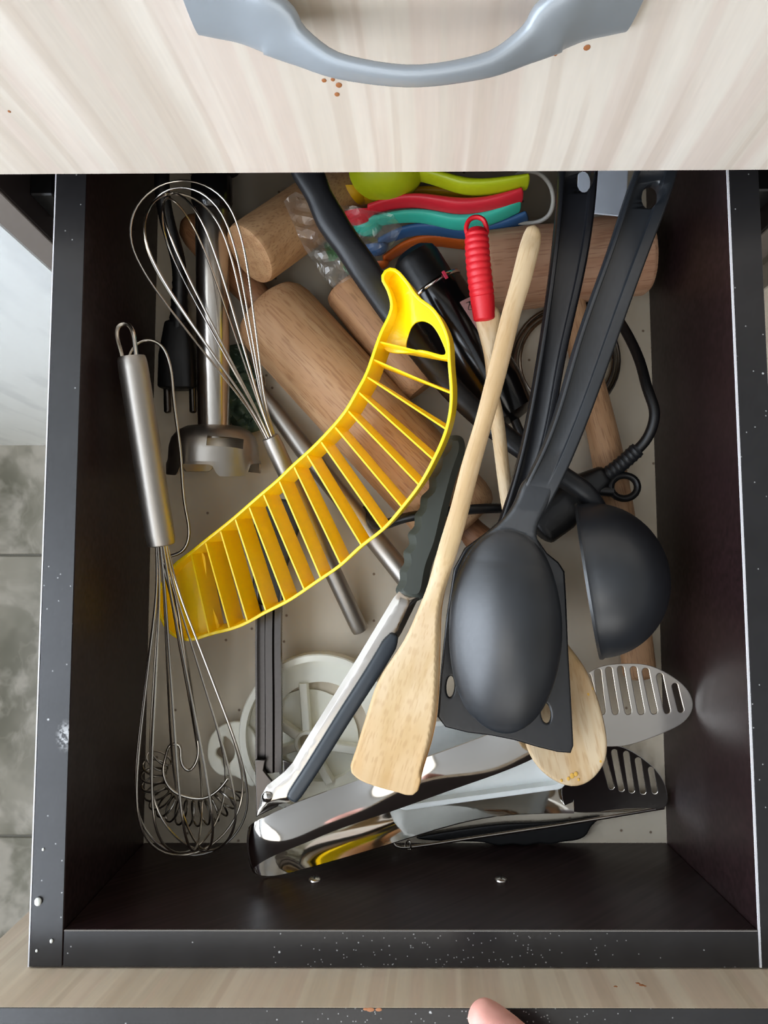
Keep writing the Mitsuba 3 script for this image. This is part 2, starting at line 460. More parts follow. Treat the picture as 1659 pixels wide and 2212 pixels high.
struct('window_2', join(rbox2((fx0, -2.26, wz0), (fx0 + .05, -2.2, wz1)), rbox2((fx1 - .05, -2.26, wz0), (fx1, -2.2, wz1)), rbox2((fx0, -2.26, wz0), (fx1, -2.2, wz0 + .05)), rbox2((fx0, -2.26, wz1 - .05), (fx1, -2.2, wz1)),
                        rbox2(((fx0 + fx1) / 2 - .025, -2.26, wz0), ((fx0 + fx1) / 2 + .025, -2.2, wz1))), 'mat_plaster', 'added white framed window behind the photographer, unseen, brightening the drawer front', 'window')
for k in range(2):
    a = fx0 + .05 + k * ((fx1 - fx0) / 2 - .025); b = a + (fx1 - fx0) / 2 - .075
    pane = trimesh.Trimesh([[a, -2.235, wz0 + .05], [a, -2.235, wz1 - .05], [b, -2.235, wz1 - .05], [b, -2.235, wz0 + .05]], [[0, 1, 2], [0, 2, 3]], process=False)
    kk = part('window_2', 'pane', pane, 'mat_pane_light', smooth=False)
    scene[kk]['emitter'] = {'type': 'area', 'radiance': rgb(ADDED_WINDOW_RADIANCE)}
LX, LY = -0.10, -0.95  # unseen ceiling lamp, added as weak warm fill
cl = thing('fill_lamp', 'added round flat fill lamp on the kitchen ceiling, out of view', 'lamp')
part(cl, 'housing', aim(revolve([(.0001, 0), (.50, 0), (.52, .012), (.52, .05), (.0001, .05)], 64), (LX, LY, 1.70), (0, 0, 1)), 'mat_plaster')
dif = aim(revolve([(.0001, -.012), (.25, -.010), (.42, -.004), (.49, 0), (.0001, 0.0005)], 64), (LX, LY, 1.6985), (0, 0, 1))
scene[part(cl, 'diffuser', dif, 'mat_pane_light')]['emitter'] = {'type': 'area', 'radiance': rgb(FILL_LAMP_RADIANCE)}

# ------------------------------------------------------------------ cabinet, its upper drawer, the neighbour
cab = thing('cabinet', 'dark brown cabinet carcass around the open drawer', 'cabinet')
part(cab, 'side_panel', rbox2((-.2315, .2115, ZFLOOR + .1), (-.2125, .78, .19), .0006), 'mat_carcass', smooth=False)
part(cab, 'side_panel', rbox2((.2310, .2115, ZFLOOR + .1), (.2500, .78, .19), .0006), 'mat_carcass', smooth=False)
part(cab, 'edge_band', rbox2((-.2315, .2095, ZFLOOR + .1), (-.2125, .2114, .19), .0005), 'mat_carcass_edge', 'greyish brown front edge', smooth=False)
part(cab, 'edge_band', rbox2((.2310, .2095, ZFLOOR + .1), (.2500, .2114, .19), .0005), 'mat_carcass_edge', 'greyish brown front edge', smooth=False)
part(cab, 'back_panel', rbox2((-.2125, .772, ZFLOOR + .1), (.2310, .78, .19), 0), 'mat_carcass', smooth=False)
part(cab, 'runner', rbox2((-.2124, .225, -.075), (-.1985, .70, -.045), .001), 'mat_black', 'black drawer runner', smooth=False)
part(cab, 'runner', rbox2((.2170, .225, -.075), (.2309, .70, -.045), .001), 'mat_black', 'black drawer runner', smooth=False)
part(cab, 'plinth', rbox2((-.2125, .26, ZFLOOR), (.2310, .28, ZFLOOR + .1), 0), 'mat_carcass', smooth=False)
solo('countertop', rbox2((-.25, .172, .192), (1.2, .82, .230), .002), 'mat_plaster', 'pale worktop over the upper drawer', 'countertop', smooth=False)
nb = thing('base_cabinet', 'pale wood door of the neighbouring cabinet right of the open drawer', 'cabinet')
part(nb, 'door', rbox2((.2535, .1915, ZFLOOR + .1), (.70, .2095, .19), .0008), 'mat_laminate', smooth=False)

ud = thing('upper_drawer', 'closed upper drawer with pale wood front above the open drawer', 'drawer')
part(ud, 'front_panel', rbox2((-.2065, YFACE, ZU), (.2245, YFACE + .018, .186), .0007), 'mat_laminate', smooth=False)
part(ud, 'box', rbox2((XLO, .2105, ZU + .015), (XRO, .70, .16), .001), 'mat_wenge', smooth=False)
# bow handle: two flared feet and an arched bar
zc = .1462
xs = np.array([-.0663, -.060, -.050, -.040, -.030, -.015, .0085, .032, .047, .057, .067, .077, .0833])
dep = np.array([.0015, .0028, .0054, .0101, .0152, .0214, .0246, .0214, .0152, .0101, .0054, .0028, .0015])
hz = np.array([.0160, .0160, .0155, .0138, .0084, .0050, .0042, .0050, .0084, .0138, .0155, .0160, .0160])
hd = np.array([.0028, .0034, .0040, .0040, .0032, .0026, .0024, .0026, .0032, .0040, .0040, .0034, .0028])
zo = hz - np.array([.0120, .0118, .0108, .0094, .0082, .0070, .0064, .0070, .0082, .0094, .0108, .0118, .0120])
hp = np.stack([PchipInterpolator(np.linspace(0, 1, 13), w)(np.linspace(0, 1, 60)) for w in (xs, YFACE - dep, zc + zo)], 1); q = np.linspace(0, 1, 60); q0 = np.linspace(0, 1, 13)
part(ud, 'handle', sweep(hp, PchipInterpolator(q0, hz)(q), PchipInterpolator(q0, hd)(q), upv=(0, -1, 0), n=28, p=2.6), 'mat_handle', 'satin silver bow handle', smooth=50)
for x, y, r in ((702, 154, 8), (700, 174, 4.5), (719, 172, 4), (732, 184, 6), (728, 204, 5), (771, 173, 4.5), (1268, 103, 6), (20, 241, 3), (698, 155, 4), (1200, 118, 3)):
    c = atY(x, y, YFACE - .0001)
    s = trimesh.creation.icosphere(2); s.apply_scale([r * .00021, .00025, r * .00026]); s.apply_translation(c)
    part(ud, 'dried_drip', s, 'mat_stain', 'rust brown dried drip' if r > 5 else None)

# ------------------------------------------------------------------ the open drawer
od = thing('kitchen_drawer', 'open dark brown drawer holding a jumble of kitchen utensils', 'drawer')
part(od, 'bottom_panel', rbox2((XL - .006, YF - .006, ZF - .006), (XR + .006, YB + .3, ZF), 0), 'mat_bottom', 'off white board', smooth=False)
part(od, 'side_panel', rbox2((XLO, YFO, -.135), (XL, YB + .3, -.0004), .0004), 'mat_wenge', smooth=False)
part(od, 'side_panel', rbox2((XR, YFO, -.135), (XRO, YB + .3, -.0004), .0004), 'mat_wenge', smooth=False)
part(od, 'front_board', rbox2((XL + .0002, YFO, -.135), (XR - .0002, YF, -.0004), .0004), 'mat_wenge', smooth=False)
part(od, 'back_board', rbox2((XL, YB + .28, ZF), (XR, YB + .296, -.02), .0004), 'mat_wenge', smooth=False)
part(od, 'edge_band', rbox2((XLO + .0008, YFO, -.0004), (XL - .0002, YB + .3, 0), .0002), 'mat_rim', smooth=False)
part(od, 'edge_band', rbox2((XR + .0011, YFO, -.0004), (XRO, YB + .3, 0), .0002), 'mat_rim', smooth=False)
part(od, 'edge_band', rbox2((XL + .0004, YFO, -.0004), (XR - .0004, YF - .0005, 0), .0002), 'mat_rim', smooth=False)
part(od, 'edge_strip', rbox2((XLO, YFO, -.0008), (XLO + .0007, YB + .3, .0001), 0), 'mat_edge_white', 'thin white raw edge line', smooth=False)
part(od, 'edge_strip', rbox2((XR, YFO, -.0008), (XR + .0010, YB + .3, .0001), 0), 'mat_edge_white', 'thin white raw edge line', smooth=False)
part(od, 'edge_strip', rbox2((XL + .0004, YF - .0005, -.0008), (XR - .0004, YF, .0001), 0), 'mat_edge_grey', 'thin grey edge line', smooth=False)
part(od, 'front_panel', rbox2((-.2065, YFO - .0188, -.135), (.2245, YFO - .0008, PTOP - .0005), .0004), 'mat_laminate_tan', 'pale tan wood front panel', smooth=False)
for x, y, r in ((1330, 2131, 3.5), (1378, 2124, 4), (1386, 2128, 5), (1393, 2130, 3)):
    c = atY(x, y, YFO - .0008); w = trimesh.creation.icosphere(2); w.apply_scale([r * .00026, .0002, r * .0002]); w.apply_translation(c)
    part(od, 'dried_drip', w, 'mat_stain')
for x, y, r in ((790, 2180, 4), (800, 2181, 6), (818, 2181, 5)):
    w = trimesh.creation.icosphere(2); w.apply_scale([r * .0003, r * .00015, .0002]); w.apply_translation(at(x, y, PTOP))
    part(od, 'dried_drip', w, 'mat_stain')
part(od, 'edge_band', rbox2((-.2065, YFO - .0188, PTOP - .0005), (.2245, YFO - .0008, PTOP), .0002), 'mat_rim', smooth=False)
for x in (680, 1082):
    c = atY(x, 1902, YF)
    head = revolve([(.0001, .0018), (.0022, .0016), (.0034, .0008), (.0036, 0), (.0001, -.0005)], 24)
    s = part(od, 'screw', aim(head, c + [0, .0002, 0], (0, 1, 0)), 'mat_steel', 'silver screw head')
    part(s, 'slot', rbox(c + [0, .0019, 0], (.0044, .0006, .0009), .0001), 'mat_black')
    part(s, 'slot', rbox(c + [0, .0019, 0], (.0009, .0006, .0044), .0001), 'mat_black')
for x, y, r, what in ((82, 1948, 8, 'largest white crumb on the left rim of the drawer'), (111, 2033, 4, 'white crumb on the left rim nearest the front corner joint'), (79, 2054, 3, 'tiny white crumb at the outer front corner of the left rim'), (93, 1835, 3, 'tiny white crumb on the left rim beside the bottom of the left whisk')):
    s = trimesh.creation.icosphere(1); s.apply_scale([r * .00022, r * .00026, r * .00018]); s.apply_translation(at(x, y, r * .00012))
    solo('crumb', s, 'mat_crumb', what, 'crumb', 'white crumbs on the left rim')

# ================================================================== contents, from the bottom of the drawer up
def px_axis(a, b):
    return at(*a), at(*b)


# ---- rolling pin
p0, p1 = at(572, 660, -.094), at(1012, 1140, -.094)
ax = unit(p1 - p0); L = np.linalg.norm(p1 - p0)
rp = thing('rolling_pin', 'thick beech rolling pin lying diagonally under the yellow slicer', 'rolling pin')
rr = .0275
prof = [(.0001, 0), (.012, 0), (.019, .0006), (.0235, .003), (.0262, .0075), (rr, .014)] + [(rr, x) for x in np.linspace(.02, L - .02, 12)] + [(rr, L - .014), (.0262, L - .0075), (.0235, L - .003), (.019, L - .0006), (.0001, L)]
part(rp, 'roller', aim(revolve(prof, 56), p0, ax), 'mat_beech_pin')
hprof = [(.0001, .078), (.006, .077), (.0098, .073), (.0115, .066), (.0118, .05), (.0112, .03), (.0100, .012), (.0085, .003), (.0085, -.004), (.0001, -.004)]
part(rp, 'handle', aim(revolve(hprof, 32), p0, -ax), 'mat_pin_handle', 'darker turned handle')
part(rp, 'handle', aim(revolve(hprof, 32), p1, ax), 'mat_pin_handle')

# ---- the two shorter wooden cylinders
p0, p1 = at(536, 552, -.062), at(760, 396, -.098)
ax = unit(p1 - p0); L = np.linalg.norm(p1 - p0); r = .0196
solo('wooden_pestle', aim(revolve([(.0001, 0), (r - .003, 0), (r - .0008, .0012), (r, .0035), (r, .03), (r, L - .004), (r - .003, L), (.0001, L)], 48), p0, ax), 'mat_beech_short',
     'short beech cylinder behind the balloon of the whisk lying across the drawer', 'pestle')
p0, p1 = at(740, 615, -.093), at(914, 840, -.096)
ax = unit(p1 - p0); L = np.linalg.norm(p1 - p0); r = .0150
solo('wooden_pestle', aim(revolve([(.0001, 0), (r - .004, .0002), (r - .0014, .002), (r, .006), (r, .03), (r, L - .006), (r - .003, L), (.0001, L)], 40), p0, ax), 'mat_beech_small',
     'thin wooden cylinder between the rolling pin and the black ladle handle', 'pestle')

# ---- meat mallet: head across the back, long handle along the right side
p0, p1 = at(1047, 590, -.095), at(1392, 548, -.095)
ax = unit(p1 - p0); L = np.linalg.norm(p1 - p0); r = .0262
mm = thing('wooden_mallet', 'wooden mallet with its thick head at the back and handle along the right side', 'mallet')
part(mm, 'head', aim(revolve([(.0001, 0), (r - .002, 0), (r - .0004, .0010), (r, .003), (r, L * .3), (r - .0012, L * .5), (r, L * .7), (r, L - .003), (r - .002, L), (.0001, L)], 48), p0, ax), 'mat_mallet')
hp = spline(A3([(1228, 620, -.100), (1258, 760, -.103), (1300, 930, -.105), (1345, 1180, -.107), (1382, 1455, -.108)]), 30)
part(mm, 'handle', sweep(hp, np.interp(np.linspace(0, 1, 30), [0, .2, .5, .8, 1], [.0085, .0092, .0104, .0108, .0104]), n=24, rnd=.004), 'mat_mallet_stick')

# ---- blender foot with steel shaft
b = at(462, 925, -.0885); t = at(458, 452, -.064)
ax = unit(b - t); Ls = np.linalg.norm(b - t)
bf = thing('blender_foot', 'stainless steel blender shaft with a slotted bell standing beside the left side', 'blender attachment')
part(bf, 'shaft', aim(revolve([(.0001, 0), (.0098, 0), (.0102, .002), (.0102, Ls), (.0102, Ls + .006), (.0001, Ls + .006)], 40), t, ax), 'mat_steel', smooth=35)
part(bf, 'collar', aim(revolve([(.0001, -.022), (.0100, -.022), (.0125, -.018), (.0125, -.004), (.0108, 0), (.0001, .0005)], 32), t, ax), 'mat_black_gloss', 'black collar')
part(bf, 'coupling', aim(revolve([(.0001, -.05), (.016, -.05), (.0195, -.044), (.0195, -.026), (.016, -.0225), (.0001, -.0222)], 32), t, ax), 'mat_black_gloss', 'black plastic coupling')
# bell: a domed cup, open towards the front, its lip cut into four feet, a slot in its side
n = 96; aa = np.arange(n) * 2 * math.pi / n
foot = .5 + .5 * np.tanh(5 * np.cos(4 * (aa - math.pi / 2 + .62)) - .2)
ro = [(.0104, 0), (.017, .0008), (.0225, .0035), (.0262, .008), (.0278, .0135), (.0284, .0215)]
rings = []
for r, h in ro: rings.append(np.stack([r * np.cos(aa), r * np.sin(aa), aa * 0 + h], 1))
for k in (.33, .66, 1.0):
    rings.append(np.stack([(.0284 + .0012 * k) * np.cos(aa), (.0284 + .0012 * k) * np.sin(aa), .0215 + k * (.0022 + .0072 * foot)], 1))
inn = [x * np.array([.955, .955, 1]) + [0, 0, -.0003] for x in rings[::-1]]
bell = loft(np.array(rings + inn))
bell_w = aim(bell, b - ax * .002, ax, (1, 0, .0))
slot_c = b + ax * .0125 + np.array([.0118, 0, .0185])
bm = m3.Manifold(m3.Mesh(np.asarray(bell_w.vertices, np.float32), np.asarray(bell_w.faces, np.uint32)))
try:
    cz = sweep(np.array([slot_c + [-.0100, 0, 0], slot_c + [.0100, -.0004, 0]]), .0032, .02, upv=(0, 0, 1), n=20, p=2.4)
    bm2 = bm - m3.Manifold(m3.Mesh(np.asarray(cz.vertices, np.float32), np.asarray(cz.faces, np.uint32)))
    mm_ = bm2.to_mesh()
    if len(mm_.tri_verts) > 100: bell_w = trimesh.Trimesh(mm_.vert_properties[:, :3], mm_.tri_verts, process=False)
except Exception:
    pass
part(bf, 'bell', bell_w, 'mat_steel_satin', smooth=40)
bl = b + ax * .016
blade = join(*[sweep(np.array([bl, bl + unit(v) * .017]), [.0035, .0015], [.0006, .0004], upv=ax, n=10) for v in ([1, 0, .25], [-1, 0, -.25])])
part(bf, 'blade', blade, 'mat_steel_polished')

# ---- power plug of the blender, left at the back
pl = thing('power_plug', 'black two pin power plug lying under the balloon whisk wires', 'power plug')
c0, c1 = at(385, 835, -.110), at(386, 700, -.104)
part(pl, 'body', sweep(np.array([c0, c0 + (c1 - c0) * .5, c1]), [.0130, .0125, .009], [.0095, .0095, .007], upv=(0, 0, 1), n=28, p=3, rnd=.003), 'mat_black')
cd = spline(A3([(386, 715, -.104), (388, 650, -.098), (384, 560, -.085), (362, 480, -.07), (350, 400, -.06), (352, 340, -.06)]), 40)
part(pl, 'strain_relief', sweep(cd[:14], np.linspace(.0062, .0042, 14) + .0006 * (np.arange(14) % 2), n=16), 'mat_black')
part(pl, 'cord', sweep(cd, .0046, n=14), 'mat_black')
for x in (362, 417):
    a, b2 = at(x - 1, 828, -.109), at(x, 888, -.110)
    part(pl, 'pin', sweep(np.array([a, b2]), .0024, n=14, rnd=.0015), 'mat_steel_shaded', 'steel pin')
# ---- dark green cloth by the whisk handle
gv, gf = extruded(poly_px([(482, 770), (512, 742), (548, 800), (575, 880), (566, 925), (520, 930), (488, 900)], -.112, 40), (), .0012, .0022)
gz = np.array([noise_v for noise_v in np.sin(gv[:, 0] * 420 + 2 * np.sin(gv[:, 1] * 300)) * np.cos(gv[:, 1] * 260 + gv[:, 0] * 190)])
gv[:, 2] += -.1125 + .004 * gz
solo('green_cloth', trimesh.Trimesh(gv, gf, process=False), 'mat_green_dark', 'dark green rumpled cloth beside the steel bell of the blender shaft', 'cloth')

# ---- hand blender body and its cord, back centre
p0, p1 = at(895, 560, -.090), at(1092, 868, -.098)
ax = unit(p1 - p0); L = np.linalg.norm(p1 - p0)
hb = thing('hand_blender', 'glossy black motor body of a hand blender under the red handled spoon', 'hand blender')
part(hb, 'cap', aim(revolve([(.0001, -.006), (.010, -.005), (.0150, -.001), (.0160, .003), (.0160, .0225), (.0001, .0225)], 40), p0, ax), 'mat_black', 'matt black cap')
part(hb, 'body', aim(revolve([(.0001, .023), (.0185, .023), (.0195, .025), (.0198, .04), (.0195, L * .6), (.0185, L * .9), (.0150, L + .008), (.008, L + .013), (.0001, L + .014)], 48), p0, ax), 'mat_black_gloss')
part(hb, 'trim_ring', aim(revolve([(.0170, .0215), (.0199, .0220), (.0203, .0228), (.0203, .0236), (.0199, .0243), (.0170, .0243), (.0170, .0215)], 48, caps=False), p0, ax), 'mat_steel_polished', 'chrome ring')
sp = at(958, 592, -.0695)
part(hb, 'marker', rbox(sp + [.001, 0, -.0012], (.0022, .0055, .0008), .0003, trimesh.transformations.rotation_matrix(.5, [0, 0, 1])), 'mat_pink', 'small pink marker')
# sticker wrapped on the body, with ink drawings
s0 = p0 + ax * (L * .50); side = unit(np.cross(ax, [0, 0, 1])); upn = np.cross(side, ax)
def on_body(a, l, lift=0.0): return s0 + ax * l + (side * -math.cos(a) + upn * math.sin(a)) * (.0200 + lift)
sgn = 1 if side[0] < 0 else -1
aa_ = np.linspace(.78, 1.35, 9); ll_ = np.linspace(-.012, .016, 3)
ang = (lambda a: a) if sgn > 0 else (lambda a: math.pi - a)
rings = [np.array([on_body(ang(a), l, .0001) for a in aa_] + [on_body(ang(a), l, .0004) for a in aa_[::-1]]) for l in ll_]
stk = part(hb, 'sticker', loft(np.array(rings)), 'mat_sticker', 'pale pink sticker with black line drawings')
for dl in (-.007, .001, .009):
    w = np.array([on_body(ang(1.06 + .2 * math.sin(k * 1.3) * (.5 + .5 * math.cos(k * .7))), dl + .0028 * math.cos(k * .9), .0005) for k in range(12)])
    part(stk, 'drawing', sweep(spline(w, 50), .00022, n=5), 'mat_ink')
cord = [(1105, 890, -.095), (1128, 945, -.096), (1150, 1010, -.100), (1120, 1090, -.088), (1080, 1098, -.072), (1010, 1101, -.0635), (940, 1108, -.0635), (870, 1120, -.067), (820, 1135, -.085), (790, 1100, -.112)]
part(hb, 'cord', sweep(spline(A3(cord), 90), .0030, n=12), 'mat_black', 'black power cord')

# ---- plug with pull ring, right, and its cord
pr = thing('power_plug', 'black moulded plug with a round pull ring under the black spoon handle', 'power plug')
bp = spline(A3([(1168, 1140, -.098), (1215, 1098, -.095), (1262, 1058, -.090), (1300, 1030, -.086)]), 24)
part(pr, 'body', sweep(bp, np.interp(np.linspace(0, 1, 24), [0, .3, .75, 1], [.0120, .0135, .0110, .0070]), np.interp(np.linspace(0, 1, 24), [0, .5, 1], [.012, .012, .007]), upv=(0, 0, 1), n=28, p=3, rnd=.005), 'mat_black')
sr = spline(A3([(1290, 1040, -.086), (1330, 1012, -.083), (1378, 970, -.079)]), 30)
part(pr, 'strain_relief', sweep(sr, .0046 + .0005 * (np.arange(30) % 3 == 0), n=18), 'mat_grip', 'ribbed strain relief')
rg = [(1350 + 29 * math.cos(a) - 2, 1052 + 25 * math.sin(a), -.083) for a in np.arange(0, 6.28, .4)]
part(pr, 'pull_ring', sweep(closed_spline(A3(rg), 40), .0022, .0026, n=12, closed=True), 'mat_black', 'round pull ring')
part(pr, 'neck', sweep(A3([(1288, 1058, -.084), (1325, 1062, -.083)]), .0035, .003, n=12), 'mat_black')
cd = spline(A3([(1370, 977, -.079), (1392, 955, -.076), (1408, 925, -.072), (1414, 893, -.070), (1402, 850, -.072), (1385, 790, -.080), (1362, 735, -.090), (1335, 690, -.098), (1292, 660, -.108), (1250, 672, -.114), (1215, 700, -.117)]), 80)
part(pr, 'cord', sweep(cd, .0032, n=12), 'mat_black', 'black power cord')

# ---- coil of thin cable on the drawer bottom
cc = []
for k in range(140):
    a = -2.4 + k / 140 * 2 * math.pi * 3.4; r = 1 + .07 * math.sin(a * .31) - .035 * (k / 140)
    cc.append((1222 + 110 * r * math.cos(a), 780 + 112 * r * math.sin(a), -.1205 + .0012 * (k / 46)))
solo('cable_coil', sweep(A3(cc), .0012, n=8), 'mat_wire_dark', 'thin grey cable wound in a ring on the drawer bottom behind the black handles', 'cable')

# ---- ladle
C = at(1280, 1253, -.0570)
od_ = unit(np.array([-.950, -.13, -.27])); R0 = .0448
pf = [(.0001, -R0 * .95)] + [(R0 * math.sin(a), -R0 * .95 * math.cos(a)) for a in np.linspace(.1, math.pi / 2, 22)] + [(R0 + .0008, .0015), (R0 + .0004, .0030), (R0 - .0022, .0030)] + \
     [((R0 - .0028) * math.sin(a), -(R0 * .95 - .0028) * math.cos(a)) for a in np.linspace(math.pi / 2, .1, 18)] + [(.0001, -R0 * .95 + .0028)]
la = thing('ladle', 'black nylon ladle, round bowl on edge at the right, handle running up left', 'ladle')
part(la, 'bowl', aim(revolve(pf, 64), C, od_, (0, 0, 1)), 'mat_nylon')
lh = A3([(642, 330, -.024), (676, 395, -.026), (712, 470, -.030), (762, 545, -.034), (835, 655, -.046), (905, 752, -.054), (975, 838, -.059), (1060, 918, -.061), (1150, 985, -.059), (1222, 1034, -.056), (1272, 1072, -.054), (1290, 1095, -.056)])
lp = spline(lh, 90); q = np.linspace(0, 1, 90)
lr = np.interp(q, [0, .04, .10, .15, .21, .27, .34, .5, .7, .85, .95, 1], [.0075, .0090, .0075, .0088, .0080, .0086, .0082, .0072, .0066, .0060, .0060, .0050])
part(la, 'handle', sweep(lp, lr, np.minimum(lr, .006), upv=(0, 0, 1), n=26, p=2.4, rnd=.005), 'mat_grip', 'charcoal handle with wavy grip')

# ---- measuring spoons on a ring, back
MS = [('mat_lime', 'lime green', [(800, 372, -.060), (880, 372, -.062), (945, 385, -.060), (1005, 402, -.058), (1070, 402, -.056), (1138, 393, -.055)], (835, 366, -.066, .0235)),
      ('mat_mustard', 'mustard yellow', [(762, 428, -.086), (840, 426, -.086), (920, 418, -.088), (1000, 424, -.088), (1080, 425, -.086), (1120, 420, -.084)], (752, 412, -.088, .0150)),
      ('mat_spoon_red', 'red', [(800, 452, -.075), (850, 438, -.072), (910, 434, -.068), (990, 445, -.066), (1060, 440, -.064), (1125, 422, -.062)], (780, 458, -.082, .0110)),
      ('mat_teal', 'teal', [(800, 480, -.082), (850, 470, -.080), (920, 468, -.078), (990, 480, -.076), (1050, 472, -.074), (1120, 444, -.072)], (795, 484, -.088, .0095)),
      ('mat_blue', 'dark blue', [(822, 524, -.096), (870, 502, -.094), (930, 494, -.092), (1000, 500, -.090), (1070, 494, -.088), (1136, 470, -.084)], (812, 530, -.100, .0085)),
      ('mat_orange', 'orange', [(832, 560, -.112), (880, 530, -.110), (930, 518, -.108), (990, 522, -.106), (1050, 520, -.104), (1110, 500, -.102)], (822, 566, -.112, .0060))]
for k, (mt, col, rows, bowl) in enumerate(MS):
    ms = thing('measuring_spoon', f'{col} plastic measuring spoon ' + ('nearest the back of the fanned set' if k == 0 else 'in the fanned set under the black ladle handle'), 'measuring spoon', 'measuring spoons on a ring')
    hs = spline(A3(rows), 40); q = np.linspace(0, 1, 40)
    part(ms, 'handle', sweep(hs, np.interp(q, [0, .25, .6, .9, 1], [.0018, .0022, .0032, .0024, .0018]), np.interp(q, [0, .5, 1], [.0055, .0065, .0075]), upv=(0, .12, 1), n=20, p=2.6, rnd=.0015), mt)
    rb = bowl[3]
    pf = [(.0001, -rb * .8)] + [(rb * math.sin(a), -rb * .8 * math.cos(a)) for a in np.linspace(.15, math.pi / 2, 12)] + [(rb - .0014, .0003)] + [((rb - .0014) * math.sin(a), -(rb * .8 - .0014) * math.cos(a)) for a in np.linspace(math.pi / 2, .15, 10)] + [(.0001, -rb * .8 + .0014)]
    part(ms, 'bowl', aim(revolve(pf, 36), at(*bowl[:3]), unit([-.05, .97, .25])), mt)
solo('binder_ring', sweep(closed_spline(A3([(1094, 402, -.064), (1128, 372, -.062), (1172, 380, -.066), (1194, 420, -.072), (1184, 466, -.080), (1140, 482, -.086), (1100, 470, -.082), (1090, 436, -.074)]), 60), .0014, n=10, closed=True), 'mat_ring',
     'pale plastic ring through the measuring spoon handles', 'ring')
# white card at the back right
card = rbox((0, 0, 0), (.030, .050, .0012), .0003, trimesh.transformations.rotation_matrix(-.12, [1, 0, 0]) @ trimesh.transformations.rotation_matrix(-.12, [0, 0, 1]))
card.apply_translation(at(1302, 384, -.060)); solo('white_card', card, 'mat_card', 'white plastic card lying on the mallet head between the black handles', 'card', smooth=False)

# ---- clear crumpled plastic bag over the pestles, with green print
def film(poly, z, res, amp, seed, tilt=(0, 0)):
    p = poly_px(poly, z); v, f = extruded(p, (), .0008, res)
    keep = v[f][:, :, 2].min(1) > .0004; f = f[keep]
    r = np.random.default_rng(seed); c = v[:, :2].mean(0); zz = np.zeros(len(v))
    for k in range(14):
        d = unit(r.normal(size=2)); o = r.uniform(-.03, .03); zz += np.abs(((v[:, :2] - c) @ d - o)) * r.uniform(-.35, .35)
        zz += .0012 * np.sin((v[:, :2] @ d) * r.uniform(300, 900) + o * 900)
    zz = (zz - zz.mean()) * amp; v[:, 2] = z + zz + (v[:, :2] - c) @ np.array(tilt)
    m = trimesh.Trimesh(v, f, process=True); m.remove_unreferenced_vertices(); return m
bag = thing('plastic_bag', 'clear crinkled plastic bag draped over the wooden cylinders at the back', 'plastic bag')
part(bag, 'film', film([(614, 440), (640, 420), (700, 432), (770, 445), (850, 458), (870, 490), (840, 540), (800, 560), (760, 600), (720, 618), (700, 600), (660, 545), (640, 500)], -.0485, .0022, .30, 3, (-.06, .04)), 'mat_film', smooth=12)
part(bag, 'film', film([(700, 610), (740, 560), (790, 600), (830, 650), (830, 680), (800, 675), (750, 640)], -.083, .0022, .5, 5, (.1, -.1)), 'mat_film', smooth=12)
gp = spline(A3([(705, 545, -.096), (740, 540, -.096), (775, 590, -.098), (820, 660, -.102)]), 20)
part(bag, 'printed_edge', sweep(gp, .0075 + .001 * np.sin(np.arange(20) * 1.7), .0012, upv=(0, .3, 1), n=12), 'mat_green', 'green printed strip')

# ---- steel tube handle of the whisk that hides beneath, and the second tube next to it
st = thing('steel_utensil', 'brushed steel tube handle alongside the rolling pin under the yellow slicer', 'utensil handle')
tp = spline(A3([(560, 838, -.112), (600, 895, -.110), (660, 975, -.108), (870, 1240, -.106), (905, 1285, -.106)]), 40)
part(st, 'handle', sweep(tp, np.interp(np.linspace(0, 1, 40), [0, .12, .3, 1], [.0040, .0056, .0066, .0068]), n=28, rnd=.003), 'mat_steel_brushed')
part(st, 'end_ring', sweep(closed_spline(A3([(552, 818, -.113), (562, 812, -.113), (570, 832, -.112), (562, 842, -.112), (553, 834, -.113)]), 30), .0012, n=8, closed=True), 'mat_wire')


# ---- balloon whisks
def whisk(key, label, neck, tip, butt, loops, Rw, Lk, r_wire, r_handle, hang=None, mat='mat_wire', wup=(0, 0, 1)):
    w = thing(key, label, 'whisk')
    ax = unit(tip - neck); L = np.linalg.norm(tip - neck); s = unit(np.cross(ax, wup)); u = np.cross(s, ax)
    prof = np.array([(0, .07), (.12, .17), (.3, .40), (.5, .68), (.66, .89), (.78, .985), (.86, .96), (.93, .78), (.975, .5), (.995, .22)])
    prof = np.vstack([prof, [(1.0, 0)], (prof * [1, -1])[::-1]])
    for k, (roll, lk, rk) in enumerate(loops):
        cr, srr = math.cos(roll), math.sin(roll); side = s * cr + u * srr
        p = neck + ax * (prof[:, :1] * L * lk) + side * (prof[:, 1:] * Rw * rk)
        p[0] -= ax * .012; p[-1] -= ax * .012
        part(w, 'wire', sweep(spline(p, 90), r_wire, n=8), mat)
    hd = unit(butt - neck); hl = np.linalg.norm(butt - neck)
    rh = r_handle
    hm = revolve([(.0001, -.0006), (rh * .82, -.0006), (rh * .93, 0), (rh * .97, .002), (rh, .006), (rh, .02), (rh, hl - .006), (rh * .97, hl - .002), (rh * .9, hl), (rh * .88, hl - .0012), (.0001, hl - .0015)], 40)
    part(w, 'handle', aim(hm, neck, hd), 'mat_steel_brushed', 'brushed steel tube handle')
    if hang is not None:
        part(w, 'hanging_loop', sweep(spline(hang, 50), .0013, n=10), 'mat_wire', 'wire hanging loop')
    return w


